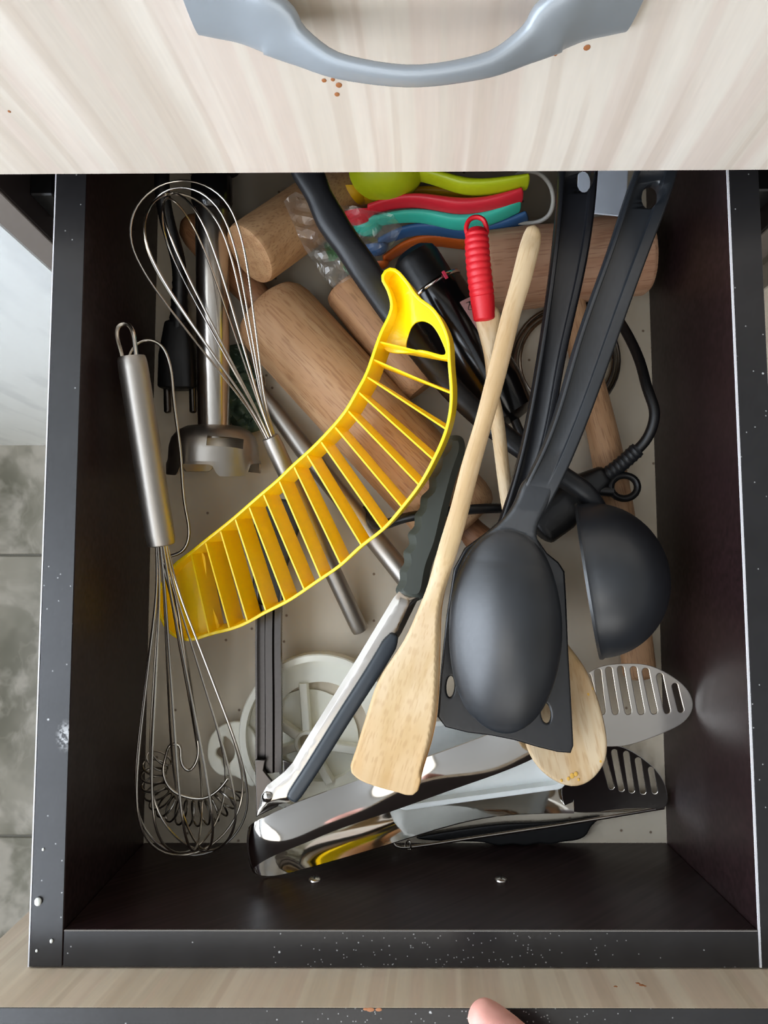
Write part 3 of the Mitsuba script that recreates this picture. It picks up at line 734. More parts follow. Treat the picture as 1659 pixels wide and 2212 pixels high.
whisk('balloon_whisk', 'steel balloon whisk lying across the back left, its handle under the yellow slicer', at(584, 945, -.070), at(352, 398, -.012), at(778, 1362, -.1145),
      [(0.05, 1.0, 1.0), (.52, .975, .95), (1.1, .96, 1.0), (1.75, .95, .95), (2.45, .965, .86)], .0300, 1, .00062, .0056)
hang = A3([(268, 790, -.028), (258, 750, -.028), (252, 722, -.028), (258, 703, -.028), (272, 700, -.028), (285, 712, -.027), (291, 740, -.027), (296, 785, -.027)])
whisk('balloon_whisk', 'steel balloon whisk along the left side with a thick brushed handle and hanging loop', at(349, 1176, -.048), at(431, 1846, -.083), at(284, 770, -.028),
      [(0.1, 1.0, 1.0), (.60, .99, 1.0), (1.12, .97, 1.0), (1.65, .96, 1.0), (2.15, .97, 1.0), (2.65, .985, 1.0)], .0325, 1, .00070, .0082, hang)

# ---- flat coil whisk beneath the left balloon whisk
cw = thing('coil_whisk', 'thin wire whisk with a curved spring head inside the left balloon whisk', 'whisk')
cp = spline(A3([(352, 1628, -.105), (334, 1660, -.106), (334, 1700, -.106), (355, 1738, -.107), (395, 1755, -.108), (440, 1755, -.108), (480, 1735, -.107), (505, 1698, -.106)]), 500)
t, s, w = frames(cp, (0, 0, 1)); ph = np.linspace(0, 2 * math.pi * 17, 500)
part(cw, 'spring', sweep(cp + t * (np.sin(ph) * .0026)[:, None] + s * (np.cos(ph) * .0078)[:, None] + w * (np.sin(ph) * .0034)[:, None], .00065, n=6), 'mat_wire_dark', 'spring of thin wire')
rows = [(492, 1682, -.102), (472, 1706, -.102), (440, 1724, -.102), (405, 1722, -.102), (370, 1705, -.102), (353, 1668, -.102), (360, 1628, -.101), (371, 1608, -.1), (384, 1608, -.1), (392, 1645, -.1), (408, 1664, -.1), (422, 1650, -.1), (427, 1600, -.1),
        (414, 1510, -.092), (393, 1370, -.075), (368, 1250, -.0715), (350, 1205, -.073), (330, 1130, -.074), (304, 1000, -.066), (280, 850, -.054), (274, 790, -.050), (287, 752, -.050), (312, 735, -.052), (342, 742, -.054), (364, 778, -.056), (374, 850, -.058), (390, 980, -.064), (401, 1100, -.071), (405, 1172, -.076), (394, 1190, -.077), (365, 1202, -.078), (338, 1212, -.079)]
part(cw, 'frame', sweep(spline(A3(rows), 260), .0010, n=10), 'mat_wire')
part(cw, 'stem_wrap', sweep(spline(A3([(352, 1212, -.0740), (372, 1290, -.0725), (395, 1390, -.0780), (416, 1520, -.0925), (428, 1598, -.1)]), 40), .0014, n=10), 'mat_wire_dark')

# ---- white plastic wedge slicer (spoked ring with a tab), front left
wc = at(690, 1582, -.110)[:2]; wr = np.linalg.norm(at(860, 1582, -.110)[:2] - wc)
ws = thing('wedge_slicer', 'white round plastic cutter with spokes under the grey tipped tongs', 'slicer')
def annulus(r1, r0, z0, z1, c=wc, n=72):
    t = revolve([(r0, z1), (r1 - .0008, z1), (r1, z1 - .0008), (r1, z0), (r0, z0), (r0, z1)], n, caps=False); t.apply_translation([c[0], c[1], 0]); return t
part(ws, 'rim', annulus(wr, wr - .0045, ZF, -.102), 'mat_white_plastic')
part(ws, 'step', annulus(wr - .0040, .0315, ZF + .0004, -.1130), 'mat_white_plastic')
part(ws, 'base', aim(revolve([(.006, .0005), (.0325, .0005), (.0325, .0022), (.006, .0022), (.006, .0005)], 64, caps=False), [*at(664, 1604, -.112)[:2], ZF], (0, 0, 1)), 'mat_white_plastic')
hc = at(664, 1604, -.112)[:2]
part(ws, 'hub', annulus(.0082, .0058, ZF, -.108, hc, 40), 'mat_white_plastic')
for k in range(7):
    a = .75 + k * 2 * math.pi / 7; d = np.array([math.cos(a), math.sin(a)])
    q = hc + d * .0072
    b_, c_ = (q - wc) @ d, (q - wc) @ (q - wc) - .0325 ** 2
    e = q + d * (-b_ + math.sqrt(b_ * b_ - c_))
    part(ws, 'spoke', sweep(np.array([[*q, -.1145], [*e, -.1145]]), .0030, .0055, upv=(0, 0, 1), n=16, p=5), 'mat_white_plastic')
tab = poly_px([(552, 1590), (522, 1560), (490, 1562), (460, 1582), (447, 1615), (452, 1652), (475, 1675), (512, 1680), (545, 1700), (560, 1660)], -.108, 60)
slot = poly_px([(484, 1592), (496, 1600), (494, 1650), (484, 1655), (478, 1640), (468, 1632), (470, 1618), (480, 1612)], -.108, 40)
part(ws, 'tab', pillow(tab, .004, .0012, [slot], .004, zmid=-.110), 'mat_white_plastic')

# ---- white shallow tray, front right of it
tc0 = at(858, 1752, -.090); tc1 = at(1226, 1702, -.090); dx = unit((tc1 - tc0) * [1, 1, 0]); dy = np.array([-dx[1], dx[0], 0]); Lx = np.linalg.norm(tc1 - tc0); Ly = .050
def rrect(x0, y0, x1, y1, r, n=8):
    return np.array(sg.box(x0 + r, y0 + r, x1 - r, y1 - r).buffer(r, quad_segs=n).exterior.coords)[:-1]
tr_o, tr_i = rrect(0, 0, Lx, Ly, .006), rrect(.0032, .0032, Lx - .0032, Ly - .0032, .004)
mt = np.eye(4); mt[:3, 0], mt[:3, 1], mt[:3, 3] = dx, dy, tc0 * [1, 1, 0]
trim_ = pillow(tr_o, .0120, .001, [tr_i], .006, zmid=-.0950, edge=.92); trim_.apply_transform(mt)
flo = pillow(tr_o, .003, .001, (), .006, zmid=-.1000, edge=.8); flo.apply_transform(mt)
ty = thing('plastic_tray', 'shallow white plastic tray between the arms of the steel serving tongs', 'tray')
part(ty, 'rim', trim_, 'mat_tray'); part(ty, 'base', flo, 'mat_tray')

# ---- grey silicone tipped tongs
gt = thing('silicone_tongs', 'steel tongs with grey silicone tips, hinge near the front, spread in a V', 'tongs')
# lower arm: a folded channel
def channel(rows, wd, hgt, tk, n=20):
    p = spline(A3(rows), n); t, s, u = frames(p, (0, 0, 1)); c = []
    for a, b in ((-wd, hgt), (-wd, 0), (-wd * .25, 0), (-wd * .2, hgt * .35), (wd * .2, hgt * .35), (wd * .25, 0), (wd, 0), (wd, hgt), (wd - tk, hgt), (wd - tk, tk), (wd * .25 + tk, tk), (wd * .2 + tk * .5, hgt * .35 + tk), (-wd * .2 - tk * .5, hgt * .35 + tk), (-wd * .25 - tk, tk), (-wd + tk, tk), (-wd + tk, hgt)):
        c.append(p + s * a + u * b)
    rings = np.stack(c, 1)
    m, k = rings.shape[:2]; v = rings.reshape(-1, 3); i = np.arange(k); j = (i + 1) % k; f = []
    for a in range(m - 1):
        f += [np.stack([a * k + i, a * k + j, (a + 1) * k + j], 1), np.stack([a * k + i, (a + 1) * k + j, (a + 1) * k + i], 1)]
    e = trimesh.Trimesh(v, np.vstack(f), process=False)
    return e
armB = channel([(583, 1668, -.092), (583, 1500, -.094), (584, 1300, -.097), (588, 1230, -.099)], .0079, .0065, .0011)
part(gt, 'arm', armB, 'mat_steel_shaded', 'lower arm, a steel channel with its dark reflection put into the colour', smooth=False)
part(gt, 'hinge_plate', pillow(poly_px([(553, 1640), (574, 1640), (570, 1662), (592, 1690), (614, 1662), (612, 1640), (640, 1650), (640, 1690), (600, 1740), (555, 1762)], -.085), .003, .0005, (), .006, zmid=-.084, edge=.8), 'mat_steel_shaded')
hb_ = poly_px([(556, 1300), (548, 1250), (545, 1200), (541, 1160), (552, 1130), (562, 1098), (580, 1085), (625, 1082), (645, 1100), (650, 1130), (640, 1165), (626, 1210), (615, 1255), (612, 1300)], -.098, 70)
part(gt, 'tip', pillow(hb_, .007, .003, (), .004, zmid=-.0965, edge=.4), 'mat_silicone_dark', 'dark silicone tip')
# upper arm
zA = interp_along(at(580, 1730, -.048), at(960, 960, -.03), [0, .6, 1], [-.054, -.054, -.057])
armA = poly_px([(552, 1768), (562, 1722), (574, 1702), (612, 1672), (630, 1652), (660, 1600), (770, 1425), (850, 1292), (862, 1278), (905, 1292), (868, 1368), (770, 1520), (665, 1690), (622, 1738), (580, 1748)], -.048)
part(gt, 'arm', pillow(armA, .0062, .0034, (), .004, zmid=zA, edge=.35, chamfer=True), 'mat_steel', 'upper arm of bright steel')
inl = spline(A3([(632, 1722, -.0500), (668, 1668, -.0495), (745, 1545, -.0500), (835, 1402, -.0500), (850, 1375, -.0505)]), 40)
part(gt, 'grip_inlay', sweep(inl, np.interp(np.linspace(0, 1, 40), [0, .03, .96, 1], [.0036, .0041, .0046, .0030]), .0030, upv=(0, 0, 1), n=22, p=3, rnd=.002), 'mat_inlay', 'blue grey inlaid grip')
rv = at(577, 1722, -.0495)
part(gt, 'rivet', aim(revolve([(.0001, .0014), (.0018, .0011), (.0028, .0003), (.0029, -.001), (.0001, -.001)], 24), rv, (0, 0, 1)), 'mat_steel_polished', 'round rivet')
lefte = [(1000, 938), (985, 934), (966, 942), (962, 962), (944, 982), (941, 1006), (929, 1026), (928, 1052), (911, 1070), (908, 1094), (897, 1110), (896, 1134), (882, 1152), (885, 1174), (872, 1192), (874, 1214), (864, 1232), (864, 1254), (855, 1274)]
righte = [(905, 1298), (930, 1240), (950, 1180), (965, 1120), (980, 1060), (998, 1000), (1008, 960)]
zH = interp_along(at(880, 1285, -.03), at(985, 940, -.03), [0, 1], [-.0565, -.0580])
part(gt, 'tip', pillow(poly_px(lefte + righte, -.048, 130), .0115, .0040, (), .003, zmid=zH, edge=.25, chamfer=True), 'mat_silicone_grey', 'grey silicone tip with scalloped edge')

# ---- polished steel serving tongs
sv = thing('serving_tongs', 'polished steel serving tongs with slotted oval heads along the front of the drawer', 'tongs')
def strip(rows, tk=.0011, n=60, bow=.0012, k=9):
    """rows: (upper edge px, py, z, lower edge px, py, z) along the strip."""
    U, Lo = spline(A3([r[:3] for r in rows]), n), spline(A3([r[3:] for r in rows]), n)
    t = unit(np.gradient((U + Lo) / 2, axis=0)); nn = unit(np.cross(t, U - Lo)); f = np.linspace(0, 1, k)
    nn *= np.sign(nn[n // 2, 2])
    mid = U[:, None] * (1 - f)[None, :, None] + Lo[:, None] * f[None, :, None] + nn[:, None] * (4 * f * (1 - f))[None, :, None] * bow
    return loft(np.concatenate([mid + nn[:, None] * tk / 2, (mid - nn[:, None] * tk / 2)[:, ::-1]], 1))
up_rows = [(1235, 1512, -.068, 1255, 1600, -.070), (1120, 1560, -.067, 1180, 1625, -.071), (1045, 1590, -.066, 1130, 1648, -.070), (930, 1632, -.062, 985, 1702, -.067), (780, 1683, -.063, 830, 1757, -.066), (665, 1724, -.055, 712, 1798, -.058), (598, 1752, -.050, 640, 1828, -.052), (565, 1768, -.048, 595, 1846, -.050), (546, 1778, -.049, 562, 1864, -.052), (539, 1786, -.053, 548, 1876, -.057)]
lo_rows = [(539, 1786, -.053, 548, 1876, -.057), (541, 1782, -.060, 550, 1886, -.061), (556, 1780, -.068, 572, 1892, -.065), (620, 1780, -.080, 630, 1884, -.067), (720, 1762, -.090, 730, 1857, -.073), (840, 1735, -.100, 840, 1824, -.082), (950, 1712, -.108, 950, 1790, -.090), (1060, 1690, -.113, 1060, 1765, -.098), (1150, 1675, -.116, 1150, 1758, -.104), (1240, 1650, -.116, 1240, 1757, -.108)]
part(sv, 'arm', strip(up_rows), 'mat_steel_polished', smooth=50)
part(sv, 'arm', strip(lo_rows, bow=-.002), 'mat_steel_polished', smooth=50)
def head(rows, slots, zf, zb, res=.0028):
    o = poly_px(rows, zf, 80)
    hs = []
    for x0, y0, x1, y1, wpx in slots:
        d = unit([x1 - x0, y1 - y0]); nn = np.array([-d[1], d[0]]); h = wpx / 2
        pts = [np.array([x0, y0]) + (nn * math.cos(a) - d * math.sin(a)) * h for a in np.linspace(0, math.pi, 7)] + [np.array([x1, y1]) + (-nn * math.cos(a) + d * math.sin(a)) * h for a in np.linspace(0, math.pi, 7)]
        hs.append(poly_px(pts, zf))
    return pillow(o, .0012, .0006, hs, res, edge=.7, zmid=zb)
c1 = at(1375, 1525, -.068)
h1 = [(1215, 1512), (1250, 1470), (1300, 1440), (1350, 1434), (1400, 1437), (1455, 1462), (1490, 1495), (1499, 1525), (1485, 1555), (1450, 1578), (1400, 1598), (1345, 1612), (1290, 1612), (1240, 1600)]
s1 = [(1270, 1462, 1290, 1538, 15), (1292, 1452, 1303, 1538, 15), (1316, 1448, 1332, 1538, 15), (1342, 1446, 1360, 1538, 15), (1370, 1447, 1388, 1538, 15), (1396, 1451, 1416, 1537, 15), (1427, 1462, 1444, 1536, 14), (1460, 1483, 1473, 1534, 13)]
part(sv, 'head', head(h1, s1, -.068, lambda x, y: -.071 + 3.0 * ((x - c1[0]) ** 2 * .35 + (y - c1[1]) ** 2) + .10 * (x - c1[0]) * 0), 'mat_steel_head', 'upper slotted oval head', smooth=50)
c2 = at(1340, 1688, -.11)
h2 = [(1225, 1650), (1280, 1612), (1330, 1608), (1380, 1632), (1420, 1668), (1438, 1705), (1436, 1742), (1400, 1752), (1340, 1757), (1280, 1757), (1225, 1745)]
s2 = [(1300, 1630, 1322, 1700, 13), (1324, 1622, 1344, 1705, 13), (1350, 1626, 1366, 1708, 13), (1376, 1640, 1390, 1710, 13), (1404, 1660, 1414, 1708, 12)]
part(sv, 'head', head(h2, s2, -.112, lambda x, y: -.1165 + .22 * (y - c2[1] + .012) + 3.0 * ((y - c2[1] - .012) ** 2) + 4 * (x - c2[0]) ** 2), 'mat_steel_polished', 'lower slotted oval head in shadow', smooth=50)

# ---- black paddle with wire edge lying against the drawer front, its blade widened to fill in floor shadow
bw = thing('black_scraper', 'black scalloped silicone utensil with a thin steel rod along the drawer front, its blade widened to stand for floor shadow', 'utensil')
part(bw, 'blade', pillow(poly_px([(900, 1812), (985, 1794), (1100, 1780), (1250, 1770), (1300, 1768), (1280, 1786), (1268, 1806), (1240, 1818), (1215, 1821), (1190, 1826), (1165, 1824), (1135, 1829), (1110, 1826), (1080, 1829), (1055, 1824), (1000, 1820)], -.1145, 90), .004, .0015, (), .004, zmid=-.1175, edge=.4), 'mat_black')
part(bw, 'rod', sweep(spline(A3([(849, 1818, -.106), (854, 1826, -.106), (866, 1830, -.106), (890, 1829, -.106), (1000, 1813, -.107), (1200, 1783, -.109), (1330, 1762, -.111), (1432, 1745, -.114)]), 60), .0011, n=10, rnd=True), 'mat_wire', 'thin steel rod with hooked end')
part(bw, 'clip', sweep(closed_spline(A3([(879, 1818, -.104), (884, 1816, -.103), (887, 1828, -.103), (886, 1834, -.107), (882, 1834, -.107)]), 24), .0006, n=8, closed=True), 'mat_wire')

# ---- wooden spoon with red ribbed grip
wsn = thing('wooden_spoon', 'wooden spoon with red ribbed silicone grip, its bowl under the black turner', 'spoon')
sa, sb = at(1050, 600, -.02), at(1240, 1700, -.05)
oz = interp_along(sa, sb, [0, .2, .5, .78, 1.0], [-.030, -.038, -.050, -.0545, -.0545])
outl = [(1037, 660), (1066, 660), (1072, 760), (1085, 880), (1100, 1000), (1118, 1120), (1150, 1240), (1188, 1325), (1222, 1385), (1262, 1440), (1292, 1510), (1310, 1585), (1308, 1640), (1290, 1672), (1262, 1694), (1238, 1699), (1205, 1690), (1165, 1660), (1137, 1612), (1130, 1560), (1138, 1500), (1150, 1440), (1150, 1380), (1132, 1310), (1106, 1200), (1082, 1080), (1066, 960), (1052, 840), (1040, 740)]
hcx = at(1222, 1570, -.06)
def dish(x, y, d):
    q = ((x - hcx[0]) / .026) ** 2 + ((y - hcx[1]) / .038) ** 2
    return .0030 * np.clip(1 - q, 0, 1)
part(wsn, 'body', pillow(poly_pz(outl, [660, 1100, 1400, 1700], [-.031, -.046, -.0535, -.0545], 160), interp_along(sa, sb, [0, .55, .70, .8, 1], [.0085, .009, .008, .006, .004]), interp_along(sa, sb, [0, .6, .75, 1], [.0045, .0050, .004, .002]), (), .0024, zmid=oz, edge=.12, top=dish), 'mat_spoon_wood', 'pale worn wood')
gpth = spline(A3([(1029, 498, -.022), (1034, 580, -.025), (1043, 655, -.029), (1046, 688, -.031)]), 120); q = np.linspace(0, 1, 120)
rib = np.where(q < .74, .00045 * np.abs(np.sin(q / .74 * math.pi * 10)), .0003)
part(wsn, 'grip', sweep(gpth, np.interp(q, [0, .04, .12, .6, .8, 1], [.0048, .0060, .0064, .0066, .0064, .0058]) + rib, n=30, rnd=.002), 'mat_red', 'red ribbed grip', smooth=50)
part(wsn, 'hanging_loop', sweep(closed_spline(A3([(1010, 505, -.022), (1009, 484, -.022), (1018, 472, -.022), (1030, 469, -.022), (1043, 474, -.022), (1050, 488, -.022), (1050, 505, -.022), (1030, 510, -.022)]), 40), .0013, .0016, n=12, closed=True), 'mat_red', 'red hanging loop')
for x, y, r in ((1268, 1489, 9), (1262, 1484, 6), (1272, 1498, 7), (1278, 1488, 5), (1236, 1676, 7), (1244, 1672, 6), (1228, 1682, 5), (1298, 1645, 5), (1213, 1686, 4), (1250, 1684, 4)):
    c = at(x, y, -.0535); s = trimesh.creation.icosphere(1); s.apply_scale([r * .00019, r * .00022, .00035]); s.apply_translation(c)
    part(wsn, 'food_residue', s, 'mat_food', 'dried yellowish food')

# ---- yellow banana slicer
pa, pb = at(380, 1290, -.074), at(900, 640, -.004)
LA = np.array([380., 1290.]); LB = np.array([900., 640.])
def zs(x, y):
    s = ((x - LA[0]) * (LB - LA)[0] + (y - LA[1]) * (LB - LA)[1]) / ((LB - LA) @ (LB - LA))
    return float(np.interp(s, [-.1, 0, .35, .7, 1, 1.15], [-.080, -.076, -.052, -.028, -.016, -.014]))
def Z3(rows): return np.array([at(x, y, zs(x, y)) for x, y in rows])
TP = [(816, 737), (803, 775), (789, 812), (771, 845), (748, 885), (720, 920), (690, 952), (660, 981), (632, 1006), (600, 1037), (566, 1066), (535, 1093), (505, 1119), (473, 1145), (441, 1170), (410, 1195)]
BT = [(970, 775), (975, 850), (964, 928), (936, 994), (905, 1049), (868, 1097), (825, 1145), (780, 1180), (735, 1221), (692, 1251), (656, 1276), (615, 1302), (573, 1323), (533, 1345), (494, 1360), (450, 1371)]
outline = [(838, 688), (826, 712)] + TP + [(382, 1216), (360, 1242), (345, 1278), (344, 1315), (355, 1350), (378, 1374), (408, 1382)] + BT[::-1] + [(967, 735), (952, 695), (930, 664), (908, 648), (893, 632), (880, 612), (868, 597), (856, 585), (843, 581), (831, 588), (826, 600), (834, 618), (842, 638), (846, 658)]
bs = thing('banana_slicer', 'bright yellow banana shaped plastic slicer lying diagonally across the drawer', 'slicer')
ol = closed_spline(Z3(outline), 220)
cen = ol.mean(0); sv_ = np.linalg.svd(ol - cen)[2][2]; sv_ *= np.sign(sv_[2]); dn = unit(-sv_ + np.array([.12, -.14, 0]))
hh = .0215
tA, tB = spline(Z3(TP), 60), spline(Z3(BT), 60)
def draft(p):
    """Downward direction of the wall at p: the concave wall leans, the convex one stands upright."""
    p = np.atleast_2d(p)
    dA = np.linalg.norm(p[:, None] - tA[None], axis=2).min(1); dB = np.linalg.norm(p[:, None] - tB[None], axis=2).min(1)
    w = np.clip((dB / (dA + dB) - .2) / .6, 0, 1)[:, None]
    return unit(-sv_ + w * np.array([.12, -.14, 0]) + (1 - w) * np.array([.03, .01, 0]))
dnp = draft(ol)
tg = unit(np.roll(ol, -1, 0) - np.roll(ol, 1, 0)); nrm = unit(np.cross(tg, dnp))
th = .0008
wall = loft(np.stack([ol + nrm * th, ol - nrm * th, ol - nrm * th * .8 + dnp * hh, ol + nrm * th * .8 + dnp * hh], 1), closed=True)
part(bs, 'frame', wall, 'mat_yellow', smooth=40)
rimm = sweep(ol + dnp * .0005, .0010, .0007, upv=-dn, n=10, closed=True, p=3)
part(bs, 'rim', rimm, 'mat_yellow')
for a, b in zip(TP, BT):
    A, B = Z3([a])[0], Z3([b])[0]; t = unit(B - A); da, db = draft(A)[0], draft(B)[0]
    rings = []
    for k in np.linspace(0, 1, 5):
        d_ = da * (1 - k) + db * k; w_ = unit(np.cross(t, d_))
        c = A + (B - A) * k + d_ * .0012; rings.append(np.array([c - w_ * .0005, c + w_ * .0005, c + w_ * .0010 + d_ * (hh - .002), c - w_ * .0010 + d_ * (hh - .002)]))
    part(bs, 'slat', loft(np.array(rings)), 'mat_yellow', smooth=False)
def plate(rows, holes, drop, tk):
    e1 = unit(np.cross([0, 1, 0], -dn)); e2 = np.cross(-dn, e1); o = cen
    def to2(r): p = Z3(r) - o; return np.stack([p @ e1, p @ e2], 1)
    def lift(p2, p3):  # keep the plate on the bent outline
        return p3
    O = closed_spline(to2(rows), 90); Hs = [closed_spline(to2(h), 50) for h in holes]
    t = pillow(O, tk, .0006, Hs, .004, edge=.6); v = t.vertices
    P = Z3(rows); h2 = (P - o) @ (-dn); A_ = np.c_[np.stack([(P - o) @ e1, (P - o) @ e2], 1), np.ones(len(P))]; k, *_ = np.linalg.lstsq(A_, h2, rcond=None)
    hv = v[:, 0] * k[0] + v[:, 1] * k[1] + k[2]
    t.vertices = o + v[:, :1] * e1 + v[:, 1:2] * e2 + (v[:, 2] + hv)[:, None] * (-dn)
    dd = drop(t.vertices[:, 0], t.vertices[:, 1]) if callable(drop) else drop
    t.vertices = t.vertices + np.reshape(dd, (-1, 1)) * dn
    return t
tongue = [(846, 658), (842, 638), (834, 618), (826, 600), (831, 588), (843, 581), (856, 585), (868, 597), (880, 612), (893, 632), (908, 648), (930, 664), (952, 695), (967, 735), (971, 772), (905, 760), (816, 737), (826, 712), (838, 688)]
hole = [(868, 744), (873, 722), (888, 702), (908, 693), (928, 699), (944, 718), (957, 745), (962, 762), (915, 756)]
part(bs, 'end_plate', plate(tongue, [hole], interp_along(at(832, 668, -.015), at(905, 655, -.015), [0, .25, .45, .62, .8, 1], [.0115, .0100, .0075, .0035, .0012, .0010]), .0020), 'mat_yellow')
tip_ = [(410, 1195), (382, 1216), (360, 1242), (345, 1278), (344, 1315), (355, 1350), (378, 1374), (408, 1382), (450, 1371), (430, 1290)]
part(bs, 'end_plate', plate(tip_, [], .012, .0018), 'mat_yellow')

# ---- black slotted turner and serving spoon: channelled handles, then their heads
def ovals(cx, cy, rx, ry, rot=0.0, z=-.02):
    return poly_px([(cx + rx * math.cos(a) * math.cos(rot) - ry * math.sin(a) * math.sin(rot), cy + rx * math.cos(a) * math.sin(rot) + ry * math.sin(a) * math.cos(rot)) for a in np.arange(0, 6.28, .35)], z)


def channel_handle(rows, tk, deep, lipl, lipr, hole=None, n=70, fade=(.80, .97)):
    """rows: left px, py, right px, py, z. A bar with a sunken middle between two raised lips, closed at its end."""
    Lf, Rt = spline(A3([(r[0], r[1], r[4]) for r in rows]), n), spline(A3([(r[2], r[3], r[4]) for r in rows]), n)
    q = np.linspace(0, 1, n); dp = np.interp(q, [0, .035, .06, fade[0], fade[1], 1], [0, 0, 1, 1, 0, 0]) * deep
    rings = []
    for k in range(n):
        c, hw = (Lf[k] + Rt[k]) / 2, np.linalg.norm(Rt[k] - Lf[k]) / 2; sd = unit(Rt[k] - Lf[k]); U = np.array([0, 0, 1.0]); t2 = tk / 2
        el, er = min(lipl, hw * .6), min(lipr, hw * .8)
        pr = [(-hw + .0012, -t2), (hw - .0012, -t2), (hw - .0003, -t2 * .7), (hw, 0), (hw - .0002, t2 * .6), (hw - .0010, t2 * .93), (hw - .0018, t2), (hw - er, t2), (hw - er - .0004, t2 - .1 * dp[k]), (hw - er - .0011, t2 - dp[k]),
              (-hw + el + .0011, t2 - dp[k]), (-hw + el + .0004, t2 - .1 * dp[k]), (-hw + el, t2), (-hw + .0018, t2), (-hw + .0010, t2 * .93), (-hw + .0002, t2 * .6), (-hw, 0), (-hw + .0003, -t2 * .7)]
        rings.append([c + sd * a + U * b_ for a, b_ in pr])
    m = loft(np.array(rings))
    if hole is not None:
        cut = m3.CrossSection([np.asarray(hole)], m3.FillRule.EvenOdd).extrude(.2).translate([0, 0, -.12])
        mm = m3.Manifold(m3.Mesh(np.asarray(m.vertices, np.float32), np.asarray(m.faces, np.uint32)))
        r = (mm - cut).to_mesh()
        if len(r.tri_verts) > 50: m = trimesh.Trimesh(r.vert_properties[:, :3], r.tri_verts, process=False)
    return m


tu = thing('slotted_turner', 'black nylon slotted turner lying beneath the black serving spoon', 'turner')
part(tu, 'handle', channel_handle([(1208, 335, 1292, 335, -.015), (1204, 400, 1288, 400, -.016), (1189, 560, 1268, 560, -.019), (1158, 780, 1220, 780, -.024), (1122, 970, 1182, 970, -.030), (1082, 1110, 1150, 1110, -.034), (1050, 1190, 1160, 1190, -.036)], .0085, .0034, .0026, .0040, ovals(1258, 398, 17, 27, .08)), 'mat_nylon_dark', smooth=40)
ta, tb = at(1130, 1130, -.02), at(1090, 1610, -.02)
trn = [(1075, 1128), (1050, 1150), (1003, 1184), (980, 1228), (964, 1330), (952, 1450), (945, 1548), (962, 1570), (1010, 1582), (1060, 1588), (1110, 1598), (1160, 1613), (1205, 1624), (1232, 1626), (1238, 1610), (1232, 1500), (1226, 1400), (1222, 1300), (1218, 1235), (1205, 1215), (1180, 1195), (1155, 1160), (1150, 1128), (1112, 1115)]
part(tu, 'blade', pillow(poly_px(trn, -.036), interp_along(ta, tb, [0, .12, .25, 1], [.0085, .006, .0035, .0028]), .0012,
     [ovals(978, 1492, 9, 24, .05), ovals(1192, 1552, 11, 23, -.12), ovals(1020, 1480, 10, 26), ovals(1075, 1500, 10, 28), ovals(1130, 1515, 10, 28)], .0026, edge=.35, zmid=interp_along(ta, tb, [0, 1], [-.035, -.036])), 'mat_nylon_dark', 'broad slotted blade')

ss = thing('serving_spoon', 'charcoal nylon serving spoon lying on top, back of its bowl up', 'spoon')
part(ss, 'handle', channel_handle([(1384, 335, 1470, 335, -.005), (1362, 390, 1456, 392, -.005), (1322, 510, 1412, 516, -.005), (1240, 745, 1325, 755, -.005), (1165, 975, 1238, 985, -.0075), (1128, 1050, 1203, 1060, -.0095), (1105, 1100, 1178, 1106, -.0125)], .0095, .0036, .0024, .0062, ovals(1412, 414, 20, 30, .3, 0), fade=(.84, .93)), 'mat_nylon', smooth=40)
sc = at(1094, 1368, -.014); hx = at(1216, 1368, -.014)[0] - sc[0]; hy = at(1094, 1150, -.014)[1] - sc[1]
ta2, tb2 = at(1140, 1100, 0), at(1095, 1583, 0)
sz = interp_along(ta2, tb2, [-.15, 0, .2, 1], [-.0092, -.010, -.013, -.022])
def dome(x, y):
    q = ((x - sc[0]) / (hx * 1.02)) ** 2 + ((y - sc[1]) / (hy * 1.02)) ** 2
    return sz(x, y) + .0175 * np.clip(1 - q, 0, 1) ** .8
spn = [(1136, 1034), (1116, 1074), (1096, 1108), (1072, 1134), (1030, 1168), (1000, 1210), (982, 1262), (973, 1320), (971, 1385), (977, 1445), (992, 1502), (1018, 1546), (1052, 1573), (1095, 1584), (1136, 1570), (1170, 1534), (1196, 1478), (1211, 1415), (1215, 1350), (1208, 1285), (1192, 1228), (1172, 1188), (1158, 1156), (1162, 1132), (1182, 1092), (1200, 1056), (1210, 1036), (1172, 1026)]
part(ss, 'bowl', pillow(poly_pz(spn, [1030, 1150, 1300, 1584], [-.006, -.011, -.012, -.021], 150), interp_along(ta2, tb2, [-.15, -.10, 0, .1, .25, 1], [.0088, .0094, .0094, .0085, .004, .003]), interp_along(ta2, tb2, [0, .2, 1], [.003, .002, .0012]), (), .0022, edge=.35, zmid=dome), 'mat_nylon', 'convex back of the bowl', smooth=60)

# ---- wooden spatula on top
wa, wb = at(1152, 492, 0), at(828, 1705, 0)
spat = [(1138, 492), (1150, 487), (1162, 492), (1168, 506), (1162, 550), (1146, 612), (1128, 668), (1110, 740), (1088, 828), (1062, 920), (1036, 1012), (1016, 1090), (1000, 1152), (984, 1205), (966, 1262), (956, 1310), (953, 1370), (951, 1440), (946, 1535), (930, 1615), (910, 1685), (898, 1716), (888, 1720), (868, 1716), (840, 1708), (812, 1700), (788, 1692), (768, 1681), (757, 1668), (762, 1640), (778, 1590), (792, 1545), (806, 1500), (820, 1466), (848, 1422), (878, 1374), (902, 1320), (922, 1270), (938, 1215), (952, 1165), (975, 1090), (998, 1000), (1020, 930), (1042, 848), (1064, 760), (1086, 670), (1104, 605), (1120, 540), (1132, 502)]
wzm = interp_along(wa, wb, [0, .3, .6, .75, 1], [-.012, -.006, -.008, -.018, -.030])
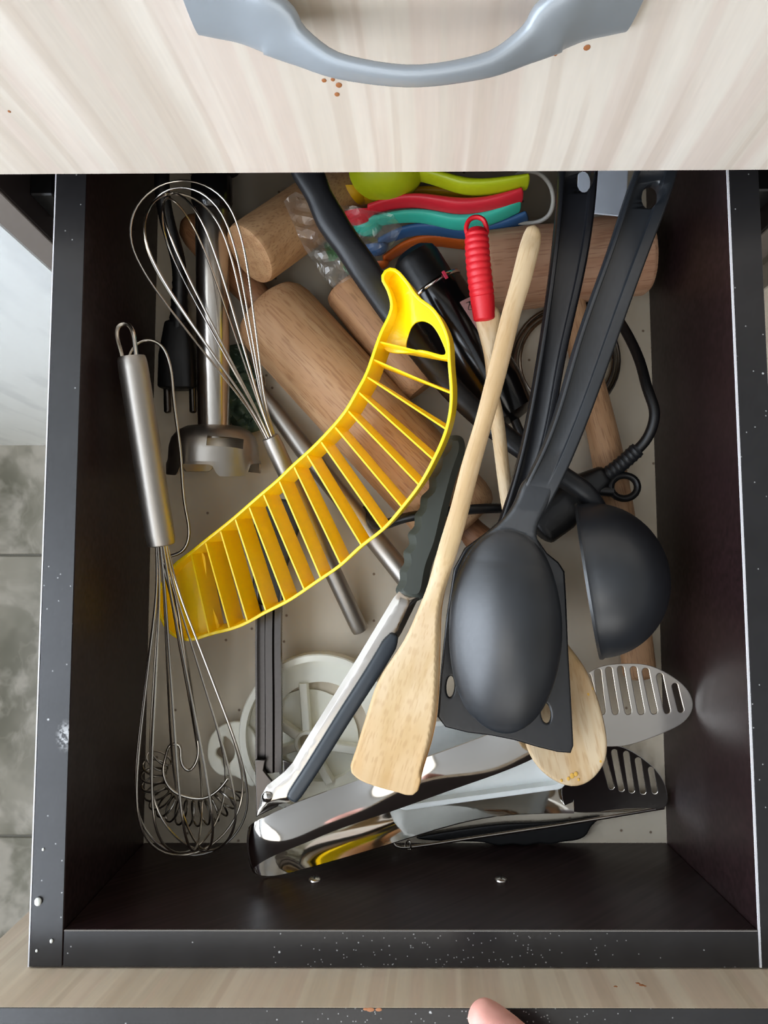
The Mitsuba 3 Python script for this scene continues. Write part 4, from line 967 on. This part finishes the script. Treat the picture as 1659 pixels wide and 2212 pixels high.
def wside(x, y, d):
    ax2 = (wb - wa)[:2]; sp_ = ((x - wa[0]) * ax2[0] + (y - wa[1]) * ax2[1]) / (ax2 @ ax2); lat = (x - wa[0]) * -ax2[1] + (y - wa[1]) * ax2[0]
    return .0042 * np.clip(1 - d / np.interp(sp_, [.6, .72, .9, 1], [.0016, .0030, .0026, .0016]), 0, 1) * (lat > 0) * np.interp(sp_, [.60, .68, .975, .99], [0, 1, 1, 0])
solo('wooden_spatula', pillow(poly_pz(spat, [490, 850, 1220, 1400, 1700], [-.012, -.006, -.008, -.018, -.028], 170), interp_along(wa, wb, [0, .03, .5, .62, .72, 1], [.007, .0095, .0100, .0085, .0060, .0045]), interp_along(wa, wb, [0, .5, .62, .72, 1], [.0049, .0050, .0045, .0016, .0010]), (), .0016, edge=.25, zmid=wzm, top=wside),
     'mat_spatula_wood', 'pale wooden spatula with a slanted blade lying on top near the middle', 'spatula', smooth=50)

# ------------------------------------------------------------------ the photographer's hand: thumb on the front panel's top edge
def bones(chain):
    out = []
    for (a, ra), (b, rb) in zip(chain[:-1], chain[1:]):
        out.append(m3.Manifold.batch_hull([m3.Manifold.sphere(ra, 24).translate(list(map(float, a))), m3.Manifold.sphere(rb, 24).translate(list(map(float, b)))]))
    return out
tp = at(1050, 2200, .043); yo = YFO - .0188
B = []
th1 = tp + np.array([.022, -.018, .003]); th2 = th1 + np.array([.027, -.024, -.010]); wr_ = np.array([.175, -.330, -.035])
B += bones([(tp, .0078), (tp + (th1 - tp) * .5, .0092), (th1, .0095), (th2, .0120), (wr_, .020)])
kn = [np.array([.085 + .0205 * k, yo - .042 - .003 * abs(k - 1), -.018 - .003 * k]) for k in range(4)]
for k, c in enumerate(kn):
    Lf = (1, 1.08, 1.0, .8)[k]
    a = c + np.array([-.006, .020 * Lf, -.016]); b_ = a + np.array([-.005, .008, -.022 * Lf]); d_ = np.array([b_[0] - .003, yo - .0082, b_[2] - .014 * Lf])
    B += bones([(c, .0105), (a * [1, 0, 1] + [0, min(a[1], yo - .0125), 0], .0092), (b_ * [1, 0, 1] + [0, min(b_[1], yo - .0098), 0], .0085), (d_, .0074)])
    B += bones([(c, .0105), (wr_ + np.array([-.014 + .010 * k, .012, -.002]), .014)])
B += bones([(th2, .012), (kn[0], .0115)])
B += bones([(kn[0], .0115), (kn[1], .0115), (kn[2], .011), (kn[3], .0105)])
B += [m3.Manifold.batch_hull([m3.Manifold.sphere(r_, 24).translate(list(map(float, c_))) for c_, r_ in ((kn[0], .0105), (kn[1], .0108), (kn[2], .0105), (kn[3], .010), (wr_ + np.array([-.012, .010, -.002]), .016), (wr_ + np.array([.012, .004, -.004]), .016))])]
fore = wr_ + np.array([.10, -.22, -.03]); B += bones([(wr_, .022), (fore, .034)])
hm = m3.Manifold.batch_boolean(B, m3.OpType.Add).refine_to_length(.0035).to_mesh()
hmesh = trimesh.Trimesh(hm.vert_properties[:, :3], hm.tri_verts, process=True)
trimesh.smoothing.filter_taubin(hmesh, iterations=40)
solo('person', hmesh, 'mat_skin', 'bare hand with its thumb tip on the front edge of the open drawer', 'person', smooth=True)
